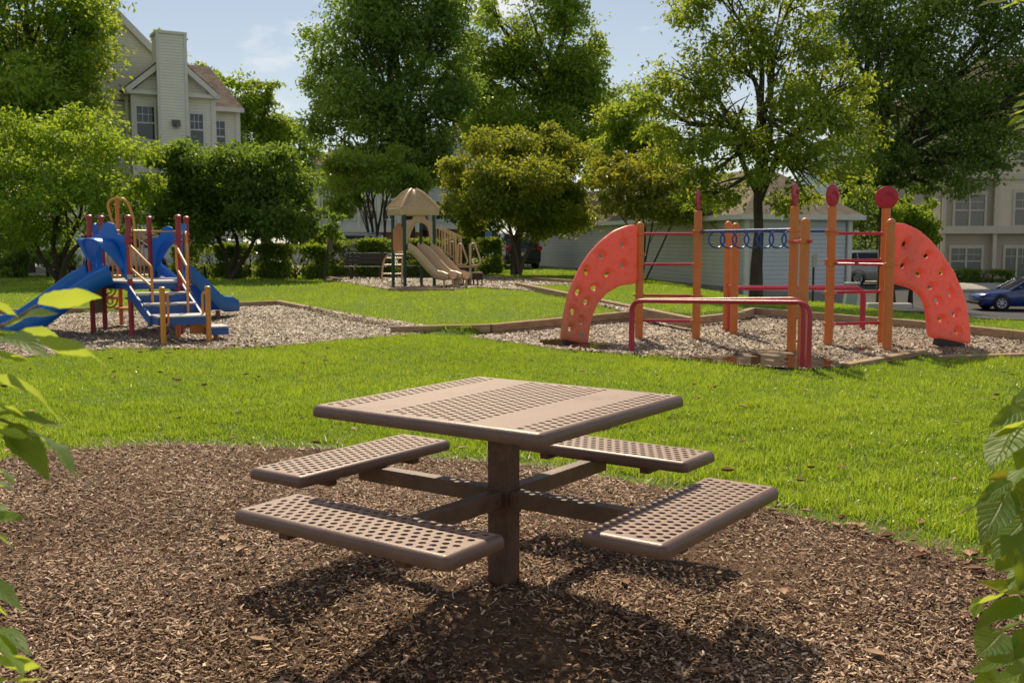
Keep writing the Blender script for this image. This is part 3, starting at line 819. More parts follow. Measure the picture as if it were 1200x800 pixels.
# finial discs with a raised swirl; each turned its own way
def disc(k, ang, r=.165, swirl=True):
    p, _, h = OP[k]; n = np.array([math.cos(ang), math.sin(ang), 0.]); u = np.array([-n[1], n[0], 0.])
    c = np.array([p[0], p[1], h + r - .012])
    mb = MB(); mb.lathe([(0, -.016), (r - .03, -.015), (r - .006, -.009), (r, 0), (r - .006, .009), (r - .03, .015), (0, .016)], c, axis=n, seg=32)
    d = mb.build('disc', M['disc_red'], postobj[k], smooth=40)
    mb = MB()
    for s_ in (-1, 1):
        for rr, a0, a1 in ((.118, -.5, 1.7), (.088, -.2, 2.3), (.056, .2, 2.9), (.10, 3.3, 4.1)):
            pts = [c + n * (.016 * s_) + rr * (math.cos(t) * u + math.sin(t) * np.array([0, 0, 1.])) * (1 - .18 * (t - a0)) for t in np.linspace(a0, a1, 9)]
            mb.tube(pts, .0055, 6)
    mb.build('swirl', M['disc_red'], d, smooth=40)
cam_az = lambda k: math.atan2(-OP[k][0][1], -OP[k][0][0])
disc('b', cam_az('b') + 1.38); disc('e', cam_az('e') + 1.33); disc('h', cam_az('h') + 1.0); disc('i', cam_az('i') + .12)
# clamps where pipes meet the posts
def clamps(k, zs):
    p = OP[k][0]
    for z in zs:
        mb = MB()
        mb.lathe([(.062, z - .028), (.071, z - .024), (.071, z + .024), (.062, z + .028)], (p[0], p[1], 0), seg=16)
        for s_ in (-1, 1): mb.box((p[0] + s_ * .078, p[1] - .01, z), (.035, .03, .03))
        mb.build('clamp', M['orange_post'], postobj[k], smooth=40)
zl = [1.641, 1.177, 0.697, 0.314]
for z in zl:
    mb = MB(); mb.tube([O3('a', z), O3('b', z)], .022, 10); mb.build('rung', M['maroon'], frame)
clamps('a', zl + [1.327, 0.973]); clamps('b', zl)
zr = [1.639, 1.251, 0.793, 0.338]
for z in zr:
    mb = MB(); mb.tube([O3('h', z), O3('i', z)], .022, 10); mb.build('rung', M['maroon'], frame)
zz = 1.207
mb = MB(); mb.tube([O3('h', zz), O3('j', zz)], .02, 10); mb.build('rung', M['maroon'], frame)
clamps('h', zr + [zz + .0]); clamps('i', zr); clamps('j', [zz])
# short chin-up bars
zz = 1.522
mb = MB(); mb.tube([O3('e', zz, (-.03, .1)), O3('g', zz, (.03, -.12))], .02, 10); mb.build('rung', M['maroon'], frame)
clamps('e', [zz, 1.672]); clamps('g', [zz])
zz = .80
mb = MB(); mb.tube([O3('c', zz), O3('d', zz)], .022, 10); mb.build('rung', M['maroon'], frame)
# overhead rails and rings
zb = 1.672
A_, B_ = O3('b', zb), O3('h', zb); ax = unit(B_ - A_); pr = np.cross([0, 0, 1], ax)
for s_ in (0, 1):
    if s_ == 0: a_, b_ = A_, B_
    else: a_, b_ = A_ + np.array([.05, -.06, .0]), O3('e', zb + .01)
    mb = MB(); mb.tube([a_, b_], .021, 12); mb.build('rail', M['blue_rail'], frame)
e_ = O3('e', zb + .01)
for k in range(7):
    t = .17 + .103 * k
    c = (A_ + ax * t * np.linalg.norm(B_ - A_)) * .62 + (A_ + (e_ - A_) * t) * .38 + np.array([0, 0, -.122])
    fz = unit(np.array([-c[0], -c[1], 0]) + np.array([.25, .1, 0]) * 14); uu = np.array([-fz[1], fz[0], 0])
    mb = MB(); mb.tube([c + .122 * (math.cos(q_) * uu + math.sin(q_) * np.array([0, 0, 1.])) for q_ in np.linspace(0, 2 * PI, 25)], .0125, 8, cap=False)
    mb.build('ring', M['blue_rail'], frame)
clamps('b', [zb]); clamps('h', [zb])

def climber(name, label, outline, holes, p0, p1, mat, th, foot):
    """hollow moulded panel with crater hand-holds, standing in the vertical plane p0-p1; outline and holes in (s, z)"""
    ex = unit(np.array([p1[0] - p0[0], p1[1] - p0[1], 0])); en = np.array([ex[1], -ex[0], 0])   # towards the viewer
    ol = []
    for i_ in range(len(outline)):
        a_, b_ = np.array(outline[i_]), np.array(outline[(i_ + 1) % len(outline)]); n_ = max(1, int(np.linalg.norm(b_ - a_) / .03))
        ol += [a_ + (b_ - a_) * k_ / n_ for k_ in range(n_)]
    ol = np.array(ol)
    for _ in range(3): ol = ol * .5 + (np.roll(ol, 1, 0) + np.roll(ol, -1, 0)) * .25
    # drop near-duplicate points
    keep = [ol[0]]
    for q in ol[1:]:
        if np.linalg.norm(q - keep[-1]) > .012: keep.append(q)
    ol = np.array(keep)
    if np.linalg.norm(ol[0] - ol[-1]) < .012: ol = ol[:-1]
    H = []
    for (s, z, ang, ra, rb, ha, hb) in holes: H.append((s, z, ang, ra, rb, ha, hb))
    loops = [[i for i in range(len(ol))]]; pts = [tuple(p) for p in ol]
    inner = []
    for (s, z, ang, ra, rb, ha, hb) in H:
        b0 = len(pts); c, sn = math.cos(ang), math.sin(ang)
        for k in range(14):
            t = 2 * PI * k / 14; x, y = ha * math.cos(t), hb * math.sin(t)
            pts.append((s + c * x - sn * y, z + sn * x + c * y))
        inner.append(list(range(b0, b0 + 14)))
    nfix = len(pts)
    lo, hi = ol.min(0), ol.max(0); st = .022
    gx, gz = np.meshgrid(np.arange(lo[0], hi[0], st), np.arange(lo[1], hi[1], st))
    gx = gx + (np.arange(gx.shape[0])[:, None] % 2) * st / 2
    gx, gz = gx.ravel(), gz.ravel()
    k = in_poly(gx, gz, [tuple(p) for p in ol]); gx, gz = gx[k], gz[k]
    ok = np.ones(len(gx), bool)
    def rho(x, y, h, a, b):
        c, sn = math.cos(h[2]), math.sin(h[2]); dx, dy = x - h[0], y - h[1]
        return np.hypot((c * dx + sn * dy) / a, (-sn * dx + c * dy) / b)
    for h in H: ok &= rho(gx, gz, h, h[5] + .012, h[6] + .012) > 1
    pts += list(zip(gx[ok], gz[ok]))
    edges = []
    for lp in loops + inner: edges += [(lp[i], lp[(i + 1) % len(lp)]) for i in range(len(lp))]
    r = geometry.delaunay_2d_cdt([Vector(p) for p in pts], edges, [], 0, 1e-5)
    v2 = np.array([tuple(p) for p in r[0]]); fs = []
    polyl = [tuple(p) for p in ol]
    cen = np.array([v2[list(f)].mean(0) for f in r[2]])
    okf = in_poly(cen[:, 0], cen[:, 1], polyl)
    for h in H: okf &= rho(cen[:, 0], cen[:, 1], h, h[5] * .97, h[6] * .97) > 1
    fs = [tuple(f) for f, o_ in zip(r[2], okf) if o_]
    # distance to outline
    d = np.full(len(v2), 9.)
    for i in range(len(ol)):
        a, b = ol[i], ol[(i + 1) % len(ol)]; ab = b - a
        t = np.clip(((v2 - a) @ ab) / (ab @ ab), 0, 1); d = np.minimum(d, np.linalg.norm(v2 - (a + t[:, None] * ab), axis=1))
    edge = np.clip(d / .045, 0, 1); off = th / 2 * (.35 + .65 * np.sqrt(1 - (1 - edge) ** 2))
    for h in H:
        q = rho(v2[:, 0], v2[:, 1], h, h[3], h[4])
        hr = h[5] / h[3]
        off += np.where(q < 1.25, .008 * np.exp(-((q - 1) / .09) ** 2), 0)
        off -= np.where(q < 1, (th * .44) * (1 - np.clip((q - hr) / (1 - hr), 0, 1)) ** 1.3, 0)
    V_, F_ = [], []
    n = len(v2); base = np.array([p0[0], p0[1], 0])
    for sgn in (1, -1):
        for (x, z), o_ in zip(v2, off): V_.append(base + ex * x + np.array([0, 0, z]) + en * (o_ * sgn))
    F_ += [f for f in fs] + [tuple(i + n for i in f)[::-1] for f in fs]
    from collections import Counter
    ec = Counter()
    for f in fs:
        for i in range(len(f)):
            a, b = f[i], f[(i + 1) % len(f)]; ec[(a, b)] += 1
    for (a, b) in list(ec):
        if (b, a) not in ec: F_.append((b, a, a + n, b + n))
    mb = MB(); mb.add(V_, F_)
    o = mb.build(name, mat, frame, smooth=60)
    if label: o['label'] = label
    # foot block
    mb = MB(); a, b = foot
    q0 = base + ex * a[0]; q1 = base + ex * b[0]
    q0[2] = a[1] - .05; q1[2] = b[1] - .05
    mb.bar(q0, q1, th * .75, .12)
    mb.build('foot_block', M['dark_steel'], o, smooth=0, bevel=.01)
    return o, base, ex, en
rr_ = random.Random(4)
LP0, LP1 = (1.90, 15.80), (.75, 15.30)
lo_ = [(0.013, 1.786), (0.184, 1.763), (0.403, 1.687), (0.62, 1.537), (0.802, 1.361), (0.953, 1.16), (1.073, 0.945), (1.163, 0.73), (1.236, 0.433), (1.286, 0.07), (1.066, 0.018), (0.828, -0.03), (0.807, 0.202), (0.765, 0.394), (0.672, 0.586), (0.52, 0.744), (0.3, 0.85), (0.001, 0.887), (0.007, 1.341)]
lh_ = [(0.244, 1.478), (0.617, 1.307), (0.867, 1.069), (0.513, 1.032), (0.241, 1.158), (0.737, 0.83), (1.012, 0.775), (0.873, 0.624), (1.094, 0.484), (0.954, 0.339), (1.13, 0.236)]
la_ = [1.1, .5, 1.3, -.5, .9, -.2, -.9, -.7, 1.4, 1.2, -1.0]
hl_ = [(s, z, a_, .13, .092, .046, .030) if i < 5 else (s, z, a_, .11, .08, .046, .031) for i, ((s, z), a_) in enumerate(zip(lh_, la_))]
# s runs from the post to the foot, so the panel's own left is the picture's right
cl, cb, cex, cen_ = climber('arch_climber', 'left arch climber, dusty towards its foot, with a small round blue sticker', lo_, hl_, LP0, LP1, M['climber_left'], .12, ((lo_[9][0] - .04, lo_[9][1]), (lo_[11][0] + .04, lo_[11][1])))
st_ = [(0.958, 0.126)][0]
mb = MB()
c_ = cb + cex * st_[0] + np.array([0, 0, st_[1]])
for sg in (1, -1):
    if (cen_ * sg) @ (np.array([0, 0, 0]) - np.array([c_[0], c_[1], 0])) > 0: sgn_ = sg
mb.lathe([(.031, 0), (.031, .004), (0, .004)], c_ + cen_ * sgn_ * .058, axis=cen_ * sgn_, seg=18)
mb.build('sticker', M['sticker'], cl)
RP0, RP1 = (5.26, 14.28), (6.75, 14.80)
ro_ = [(-0.005, 1.783), (0.178, 1.769), (0.411, 1.686), (0.649, 1.526), (0.86, 1.323), (1.057, 1.092), (1.206, 0.844), (1.305, 0.596), (1.371, 0.318), (1.407, 0.054), (1.038, 0.109), (0.674, 0.173), (0.657, 0.309), (0.626, 0.501), (0.574, 0.665), (0.486, 0.774), (0.333, 0.871), (0.151, 0.914), (0.032, 0.929), (0.013, 1.358)]
rh_ = [(0.185, 1.486), (0.569, 1.322), (0.172, 1.19), (0.44, 1.07), (0.844, 1.088), (0.657, 0.88), (0.997, 0.794), (0.78, 0.689), (0.844, 0.428), (1.096, 0.505), (1.141, 0.256)]
ra_ = [1.0, .3, .9, -.1, .7, 0, -1.1, -.7, -.1, .9, -.8]
hr_ = [(s, z, a_, .125, .088, .045, .030) if i < 6 else (s, z, a_, .105, .072, .043, .028) for i, ((s, z), a_) in enumerate(zip(rh_, ra_))]
climber('arch_climber', 'right arch climber, clean salmon red', ro_, hr_, RP0, RP1, M['climber_right'], .12, ((ro_[9][0] - .12, ro_[9][1]), (ro_[11][0] + .12, ro_[11][1])))

# maroon parallel bars, two sets standing either side of the frame
def hoop(name, label, ends, hgt, r, loc):
    t = thing(name, label, 'parallel bars', loc, 'maroon parallel bars beside the climbing frame')
    for a, b, h0, h1 in ends:
        pts = fillet([(a[0], a[1], T(*a) - .1), (a[0], a[1], h0), (b[0], b[1], h1), (b[0], b[1], T(*b) - .1)], .17, 8)
        mb = MB(); mb.tube(pts, r, 12); mb.build('bar', M['maroon'], t, smooth=40)
fa0, fa1, fb0, fb1 = (1.629, 14.043), (3.54, 12.188), (1.678, 14.265), (3.546, 12.485)
hoop('parallel_bars', 'maroon parallel bars at the puddle in front of the orange frame', [(fa0, fa1, 0.715, 0.800), (fb0, fb1, 0.709, 0.825)], 0, .028, (fa0[0], fa0[1], 0))
ra0, ra1, rb0, rb1 = (3.632, 17.102), (5.973, 17.431), (3.741, 17.515), (6.053, 17.773)
hoop('parallel_bars', 'maroon parallel bars behind the orange frame, in front of the shed', [(ra0, ra1, 0.748, 0.733), (rb0, rb1, 0.751, 0.747)], 0, .03, (ra0[0], ra0[1], 0))

# ------------------------------------------------------------------ blue play structure
R1, R2, R3, R4, R5, R6 = [np.array([*p, 0.]) for p in ((-6.972, 17.069), (-7.038, 17.739), (-6.102, 16.448), (-6.424, 18.331), (-5.374, 16.661), (-5.705, 18.129))]
play = thing('play_structure', 'blue slide play structure with red posts, orange rails and steps in the left mulch pit', 'play structure', (-6.1, 17.1, 0))
DZ = .86
for p, h in ((R1, 1.965), (R2, 1.968), (R3, 1.948), (R4, 1.971), (R5, 1.954), (R6, 1.966)):
    mb = MB(); r = .042
    mb.lathe([(r, -.1), (r, h - .07), (r + .012, h - .06), (r + .012, h - .02), (r * .7, h), (0, h)], p, seg=14)
    po = mb.build('post', M['red_post'], play, smooth=40)
    for z in (h - .33, h - .42, DZ - .1, .62):
        mb = MB()
        mb.lathe([(r, z - .022), (r + .014, z - .018), (r + .014, z + .018), (r, z + .022)], p, seg=14)
        mb.box((p[0] + .06, p[1] - .02, z), (.04, .025, .03)); mb.box((p[0] - .06, p[1] - .02, z), (.04, .025, .03))
        mb.build('clamp', M['red_post'], po, smooth=40)
    if p is R3:
        mb = MB(); mb.lathe([(r + .002, .93), (r + .002, 1.0)], p, seg=14); mb.build('worn_band', M['deck'], po, smooth=40)
hexp = [R1, R3, R5, R6, R4, R2]
cenh = sum(hexp) / 6
mb = MB(); mb.prism([cenh + (p - cenh) * .96 + (0, 0, DZ) for p in hexp], (0, 0, .03)); dk = mb.build('deck', M['deck'], play, smooth=0)
mb = MB()
for i in range(6):
    a, b = [cenh + (p - cenh) * .95 for p in (hexp[i], hexp[(i + 1) % 6])]
    mb.bar(a + (0, 0, DZ - .05), b + (0, 0, DZ - .05), .03, .10)
mb.build('deck_skirt', M['blue_steel'], dk, smooth=0)

def hood(a, b, parent, mat, out, z0, z1, top=.1, w=None, visor=True, name='hood'):
    """slide entrance panel: arch cut out of a plate with tapering legs, plus a curved visor"""
    c = (a + b) / 2; u = unit(b - a); n = np.array([u[1], -u[0], 0.])
    w = w or np.linalg.norm(b - a) / 2 - .06
    h = z1 - z0
    o = [(-w, 0), (-w, h * .86), (-w * .55, h * .88), (-w * .3, h + top * .7), (0, h + top), (w * .3, h + top * .7), (w * .55, h * .88), (w, h * .86), (w, 0), (w * .9, 0)]
    arch = [(w * .86 * math.cos(t) ** .8 if math.cos(t) >= 0 else -w * .86 * (-math.cos(t)) ** .8, h * (.12 + .66 * math.sin(t))) for t in np.linspace(.02, PI - .02, 15)]
    P = o + arch + [(-w * .9, 0)]
    mb = MB(); mb.prism([c + u * x + (0, 0, z0 + z) - n * .015 for x, z in P], n * .03)
    hd = mb.build(name, mat, parent, smooth=0, bevel=.006)
    if visor:
        mb = MB(); rings = []
        for k in np.linspace(0, 1, 6):
            rings.append([c + u * (x * (1 - .12 * k)) + (0, 0, z0 + z + .06 * k * math.sin(t) - .05 * k * k) + n * (out * k * math.sin(t) ** 1.3) for (x, z), t in zip(arch, np.linspace(.02, PI - .02, 15))])
        mb.loft(rings, closed=False, cap=False); mb.build('visor', mat, hd, smooth=60, solid=.018)
    return hd
hood(R1, R3, play, M['blue_plastic'], .42, DZ + .05, 1.74)
hood(R2, R1, play, M['blue_plastic'], .3, DZ + .05, 1.74)
hood(R6, R4, play, M['blue_plastic'], .35, DZ + .05, 1.70)

def slide(path, parent, mat, w=.22, wall=.17, name='slide'):
    pts = spline(path, 7); rings = []
    for i, p in enumerate(pts):
        t = unit(pts[min(i + 1, len(pts) - 1)] - pts[max(i - 1, 0)])
        s = unit(np.cross(t, (0, 0, 1))); up = np.cross(s, t)
        f = min(1, i / 5); e = 1 - .45 * max(0, (i - len(pts) + 6) / 6)
        wl = wall * (1.35 - .35 * f) * e
        sec = [(-w - .035, -.05), (-w - .04, wl * .6), (-w - .03, wl), (-w, wl + .012), (-w + .02, wl * .8), (-w + .04, .03), (-w + .1, 0), (0, -.008), (w - .1, 0), (w - .04, .03), (w - .02, wl * .8), (w, wl + .012), (w + .03, wl), (w + .04, wl * .6), (w + .035, -.05)]
        rings.append([p + s * a + up * b for a, b in sec])
    mb = MB(); mb.loft(rings, closed=False, cap=False)
    return mb.build(name, mat, parent, smooth=50, solid=.016), pts
m13 = (R1 + R3) / 2; dS = unit(np.array([-.82, -.48, 0]))
s1, p1 = slide([m13 + (0, 0, DZ + .03), m13 + dS * .22 + (0, 0, DZ - .04), m13 + dS * .75 + (0, 0, DZ - .40), m13 + dS * 1.08 + (0, 0, DZ - .64), m13 + dS * 1.32 + (0, 0, .14), m13 + dS * 1.6 + (0, 0, .12)], play, M['blue_plastic'], w=.23, wall=.2)
mb = MB(); q_ = m13 + dS * 1.4; mb.tube([q_ + (0, 0, -.1), q_ + (0, 0, .11)], .035, 10); mb.build('support', M['orange_post'], s1)
m12 = (R1 + R2) / 2; dS = unit(np.array([-1, .1, 0]))
s2, p2 = slide([m12 + (0, 0, DZ + .03), m12 + dS * .25 + (0, 0, DZ - .05), m12 + dS * .8 + (0, 0, DZ - .42), m12 + dS * 1.3 + (0, 0, .15), m12 + dS * 1.7 + (0, 0, .12)], play, M['blue_plastic'], w=.23, wall=.2)
m46 = (R4 + R6) / 2; eS = np.array([-5.80, 20.5, 0]); dS = unit(eS - m46)
s3, p3 = slide([m46 + (0, 0, DZ + .03), m46 + dS * .3 + (0, 0, DZ - .02), m46 + dS * 1.0 + (0, 0, DZ - .33), m46 + dS * 1.6 + (0, 0, .26), m46 + dS * 2.05 + (0, 0, .2), m46 + dS * 2.5 + (0, 0, .19)], play, M['blue_plastic'], w=.25, wall=.24)
mb = MB(); q_ = m46 + dS * 2.1; mb.tube([q_ + (0, 0, -.1), q_ + (0, 0, .17)], .045, 10); mb.build('support', M['orange_post'], s3)

# window panel with a bubble on the right flank
c = (R5 + R6) / 2; u = unit(R6 - R5); n = np.array([u[1], -u[0], 0.]); w = np.linalg.norm(R6 - R5) / 2 - .05
mb = MB()
hole = [(.20 * math.cos(t) , .30 * math.sin(t)) for t in np.linspace(0, 2 * PI, 25)[:-1]]
outp = [(w * max(-1, min(1, 1.45 * math.cos(t))), .46 * max(-1, min(1, 1.45 * math.sin(t)))) for t in np.linspace(0, 2 * PI, 25)[:-1]]
for s_ in (-.015, .015):
    mb.add([c + u * x + (0, 0, 1.36 + z) + n * s_ for x, z in outp] + [c + u * x + (0, 0, 1.36 + z) + n * s_ for x, z in hole], [(k, (k + 1) % 24, 24 + (k + 1) % 24, 24 + k) for k in range(24)])
pn = mb.build('window_panel', M['blue_plastic'], play, smooth=0)
mb = MB(); mb.tube([c + u * .21 * math.cos(t) + (0, 0, 1.36 + .32 * math.sin(t)) + n * .05 for t in np.linspace(0, 2 * PI, 29)], .022, 8, cap=False); mb.build('window_rim', M['yellow_tube'], pn, smooth=60)
mb = MB(); mb.lathe([(0, .05), (.08, .046), (.15, .03), (.2, 0)], c + (0, 0, 1.36) + n * .03, axis=n, seg=20); mb.build('bubble', M['bubble'], pn, smooth=60)
mb = MB(); mb.prism([c + u * x + (0, 0, z) + n * .02 for x, z in ((-w * .8, .40), (w * .8, .40), (w * .8, .84), (-w * .8, .84))], n * .025); mb.build('play_panel', M['panel_dirty'], play, smooth=0)
c = (R1 + R2) / 2; u = unit(R2 - R1); n = np.array([-u[1], u[0], 0.])
mb = MB(); mb.prism([c + u * x + (0, 0, z) for x, z in ((-.28, .32), (.28, .32), (.28, .80), (-.28, .80))], n * .03); mb.build('play_panel', M['panel_dirty'], play, smooth=0)

# top rails and bar barriers
mb = MB(); mb.tube([R4 + (0, 0, 1.70), R6 + (0, 0, 1.70)], .02, 8); mb.build('top_rail', M['yellow_tube'], play)
u = unit(R4 - R2); L = np.linalg.norm(R4 - R2)
bar_ = MB(); bar_.tube([R2 + (0, 0, 1.71), R2 + u * L * .36 + (0, 0, 1.71)], .018, 8); bar_.tube([R2 + u * L * .66 + (0, 0, 1.71), R4 + (0, 0, 1.71)], .018, 8)
bar_.tube([R2 + (0, 0, DZ + .07), R2 + u * L * .36 + (0, 0, DZ + .07)], .015, 8); bar_.tube([R2 + u * L * .66 + (0, 0, DZ + .07), R4 + (0, 0, DZ + .07)], .015, 8)
bo = bar_.build('barrier', M['yellow_tube'], play)
for f in (.11, .2, .29, .70, .78, .86):
    mb = MB(); mb.tube([R2 + u * L * f + (0, 0, DZ), R2 + u * L * f + (0, 0, 1.71)], .013, 8); mb.build('baluster', M['yellow_tube'], bo)
# loop climber at the back
pc = np.array([*(-7.009, 18.406), 0.])
zt_ = 2.263
mb = MB(); mb.tube([pc + (0, 0, -.1), pc + (0, 0, zt_)], .035, 10); lc = mb.build('climber_post', M['orange_post'], play)
yy = pc[1]
def atY(px, py, f=1.0): return D3(px, py, yy)
lp = [(-7.044, 18.3, 1.69), (-7.061, 18.3, 1.84), (-7.12, 18.3, 2.08), (-7.123, 18.3, 2.199), (-7.045, 18.3, 2.266), (-6.939, 18.3, 2.284), (-6.835, 18.3, 2.252), (-6.763, 18.3, 2.154), (-6.695, 18.3, 1.93), (-6.679, 18.3, 1.75), (-6.673, 18.3, 1.269), (-6.658, 18.3, 0.83)]
mb = MB(); mb.tube(spline(lp, 5), .022, 10); mb.build('loop_rail', M['yellow_tube'], lc, smooth=60)
for z, dx in ((.34, .2), (.53, -.26), (.72, -.3)):
    mb = MB(); c = pc + (dx * .5, -.12, z)
    mb.lathe([(.15, -.02), (.17, 0), (.15, .02), (0, .022)], c, seg=18); mb.build('climber_step', M['orange_post'], lc, smooth=40)
    if dx < 0:
        mb = MB(); mb.tube([c + (.13 * math.cos(t), -.03, -.02 + .15 * math.sin(t)) for t in np.linspace(PI, 2 * PI, 13)], .016, 8); mb.tube([c + (.05 * math.cos(t), -.03, -.06 + .05 * math.sin(t)) for t in np.linspace(0, 2 * PI, 13)], .012, 6, cap=False)
        mb.build('scroll', M['orange_post'], lc, smooth=60)
# steps
Ms = (R3 + R5) / 2; dd = np.array([.5, -.866, 0]); uu = np.array([.866, .5, 0])
C1 = np.array([-4.98, 15.38, 0]); Zp = .42
st0 = Ms + (0, 0, 0); dv = C1 - dd * .25 - st0
stairs = MB()
for s_ in (-1, 1):
    a = st0 + uu * .40 * s_ + (0, 0, DZ - .02); b = C1 - dd * .2 + uu * .37 * s_ + (0, 0, Zp - .02)
    stairs.prism([a + (0, 0, .02), b + (0, 0, .02), b + (0, 0, -.14), a + (0, 0, -.19)], uu * .03 * s_)
so = stairs.build('steps', M['blue_steel'], play, smooth=0)
for k in range(2):
    c = st0 + dv * (k + .75) / 2.6 + (0, 0, DZ - (DZ - Zp) * (k + 1) / 3)
    M3 = np.stack([uu, -dd, np.array([0, 0, 1.])], 1)
    mb = MB(); mb.box(c, (.78, .24, .03), M=M3); tr = mb.build('tread', M['deck'], so, smooth=0, bevel=.006)
    mb = MB(); mb.box(c - dd * -.115 + (0, 0, -.1), (.78, .02, .15), M=M3); mb.build('riser', M['blue_steel'], so, smooth=0)
def platform(c, z, sx, sy, name):
    M3 = np.stack([uu, -dd, np.array([0, 0, 1.])], 1)
    mb = MB(); mb.box(c + (0, 0, z), (sx, sy, .03), M=M3); p = mb.build(name, M['deck'], play, smooth=0, bevel=.008)
    mb = MB(); mb.box(c + (0, 0, z - .07), (sx - .02, sy - .02, .10), M=M3); mb.build('skirt', M['blue_steel'], p, smooth=0)
    return p
platform(C1, Zp, .74, .5, 'platform'); C2 = C1 + uu * .52 - dd * .02; pl2 = platform(C2, .24, .34, .42, 'low_step')
mb = MB()
for p, z in ((np.array([*(-5.203, 15.969), 0]), Zp - .1), (C2 + (0, .05, 0), .14)): mb.tube([p + (0, 0, -.1), p + (0, 0, z)], .04, 10)
mb.build('support', M['orange_post'], play)
mb = MB(); mb.box(C1 + uu * .3 + (0, 0, .24), (.3, .1, .2), rz=math.atan2(uu[1], uu[0])); mb.build('bracket', M['orange_post'], play)
for (p, h, lx) in ((np.array([*(-5.095, 14.976), 0]), 0.867, .06), (np.array([*(-4.545, 15.358), 0]), 0.864, -.10)):
    mb = MB(); mb.lathe([(.04, -.1), (.04, h - .04), (.046, h - .035), (.046, h - .012), (.03, h), (0, h)], p, seg=14); o = mb.build('handle_post', M['yellow_tube'], play, smooth=40)
    mb = MB(); mb.tube(fillet([p + (0, 0, h - .1), p + (lx, .06, h - .1), p + (lx, .06, .33), p + (0, 0, .27)], .06), .018, 8); mb.build('hand_loop', M['yellow_tube'], o, smooth=60)
Bl, Br = np.array((-5.578, 15.95, 1.129)), np.array((-4.998, 15.85, 1.138))
for a0, B in ((R3 + (.03, -.06, 0), Bl), (R5 + (-.05, -.06, 0), Br)):
    t0 = a0 + (0, 0, 1.45)
    mb = MB(); mb.tube(fillet([t0, t0 + dd * .12 + (0, 0, .0), B, np.array([B[0], B[1], Zp - .05])], .06), .021, 10)
    mid = t0 + dd * .12 + (0, 0, -.36)
    mb.tube(fillet([t0 + dd * .1, mid, B + (0, 0, -.31)], .05), .019, 10)
    mb.build('handrail', M['yellow_tube'], play, smooth=60)

# ------------------------------------------------------------------ tan play tower
A4, B4, D4, C4 = [np.array([x, y, .2]) for x, y in ((-3.55, 30.8), (-3.12, 30.0), (-2.30, 30.44), (-2.75, 31.25))]
tower = thing('play_tower', 'tan play tower with domed roof, double slide and dark green posts', 'play tower', (-2.9, 30.6, .2))
for p in (A4, B4, C4, D4):
    mb = MB(); mb.tube([p + (0, 0, -.15), p + (0, 0, 2.2)], .05, 12); mb.build('post', M['green_post'], tower)
cc = (A4 + B4 + C4 + D4) / 4
mb = MB(); mb.prism([cc + (p - cc) * .98 + (0, 0, .98) for p in (A4, B4, D4, C4)], (0, 0, .06)); mb.build('deck', M['tan'], tower, smooth=0)
# roof: rounded square dome
mb = MB(); rings = []
cor = [p - cc for p in (B4, D4, C4, A4)]
def rsq(k, z, rd):
    out = []
    for i in range(4):
        p0, p1, p2 = cor[i - 1], cor[i], cor[(i + 1) % 4]
        a = p1 + (p0 - p1) * rd; b = p1 + (p2 - p1) * rd
        for t in np.linspace(0, 1, 5): out.append(cc + ((1 - t) ** 2 * a + 2 * t * (1 - t) * p1 + t * t * b) * k + (0, 0, z))
    return out
for k, z, rd in ((1.26, 2.10, .1), (1.32, 2.10, .1), (1.33, 2.26, .1), (1.29, 2.30, .1), (1.04, 2.44, .12), (.76, 2.60, .16), (.48, 2.74, .22), (.22, 2.835, .4), (.03, 2.86, .5)): rings.append(rsq(k, z, rd))
mb.loft(rings); roof = mb.build('roof', M['tan_roof'], tower, smooth=40)
mb = MB()
for i in range(4):
    mb.tube(spline([cc + cor[i] * k * .985 + (0, 0, z + .012) for k, z in ((1.29, 2.27), (1.03, 2.44), (.75, 2.60), (.47, 2.74), (.15, 2.84))], 4), .05, 8)
mb.build('hip_rib', M['tan_steel'], roof, smooth=60)
def face_pt(i, s, f):
    """point on roof face i; s across -1..1, f up 0..1"""
    ks = [1.28, 1.04, .76, .48, .22]; zs_ = [2.31, 2.45, 2.61, 2.75, 2.845]
    x = f * 4; j = min(3, int(x)); t = x - j
    k = ks[j] + (ks[j + 1] - ks[j]) * t; z = zs_[j] + (zs_[j + 1] - zs_[j]) * t
    p0, p1 = cor[i - 1], cor[i]
    return cc + ((p0 + p1) / 2 + (p1 - p0) / 2 * s) * k + (0, 0, z)
mb = MB()
for f in np.linspace(.08, .75, 9):
    for i in (0, 2): mb.tube([face_pt(i, -.8, f), face_pt(i, .8, f)], .016, 6)
for r_ in range(8):
    for q_ in range(9):
        s = (q_ - 4 + .5 * (r_ % 2)) / 4.6; f = .08 + r_ * .085
        if abs(s) > .82: continue
        for i in (1, 3):
            a, b, c_, d_ = face_pt(i, s - .075, f), face_pt(i, s, f + .045), face_pt(i, s + .075, f), face_pt(i, s, f - .045)
            nrm = unit(np.cross(c_ - a, b - d_)); 
            if nrm[2] < 0: nrm = -nrm
            ctr = (a + b + c_ + d_) / 4 + nrm * .028
            mb.add([a, b, c_, d_, ctr], [(0, 1, 4), (1, 2, 4), (2, 3, 4), (3, 0, 4)])
mb.build('roof_relief', M['tan'], roof, smooth=0)
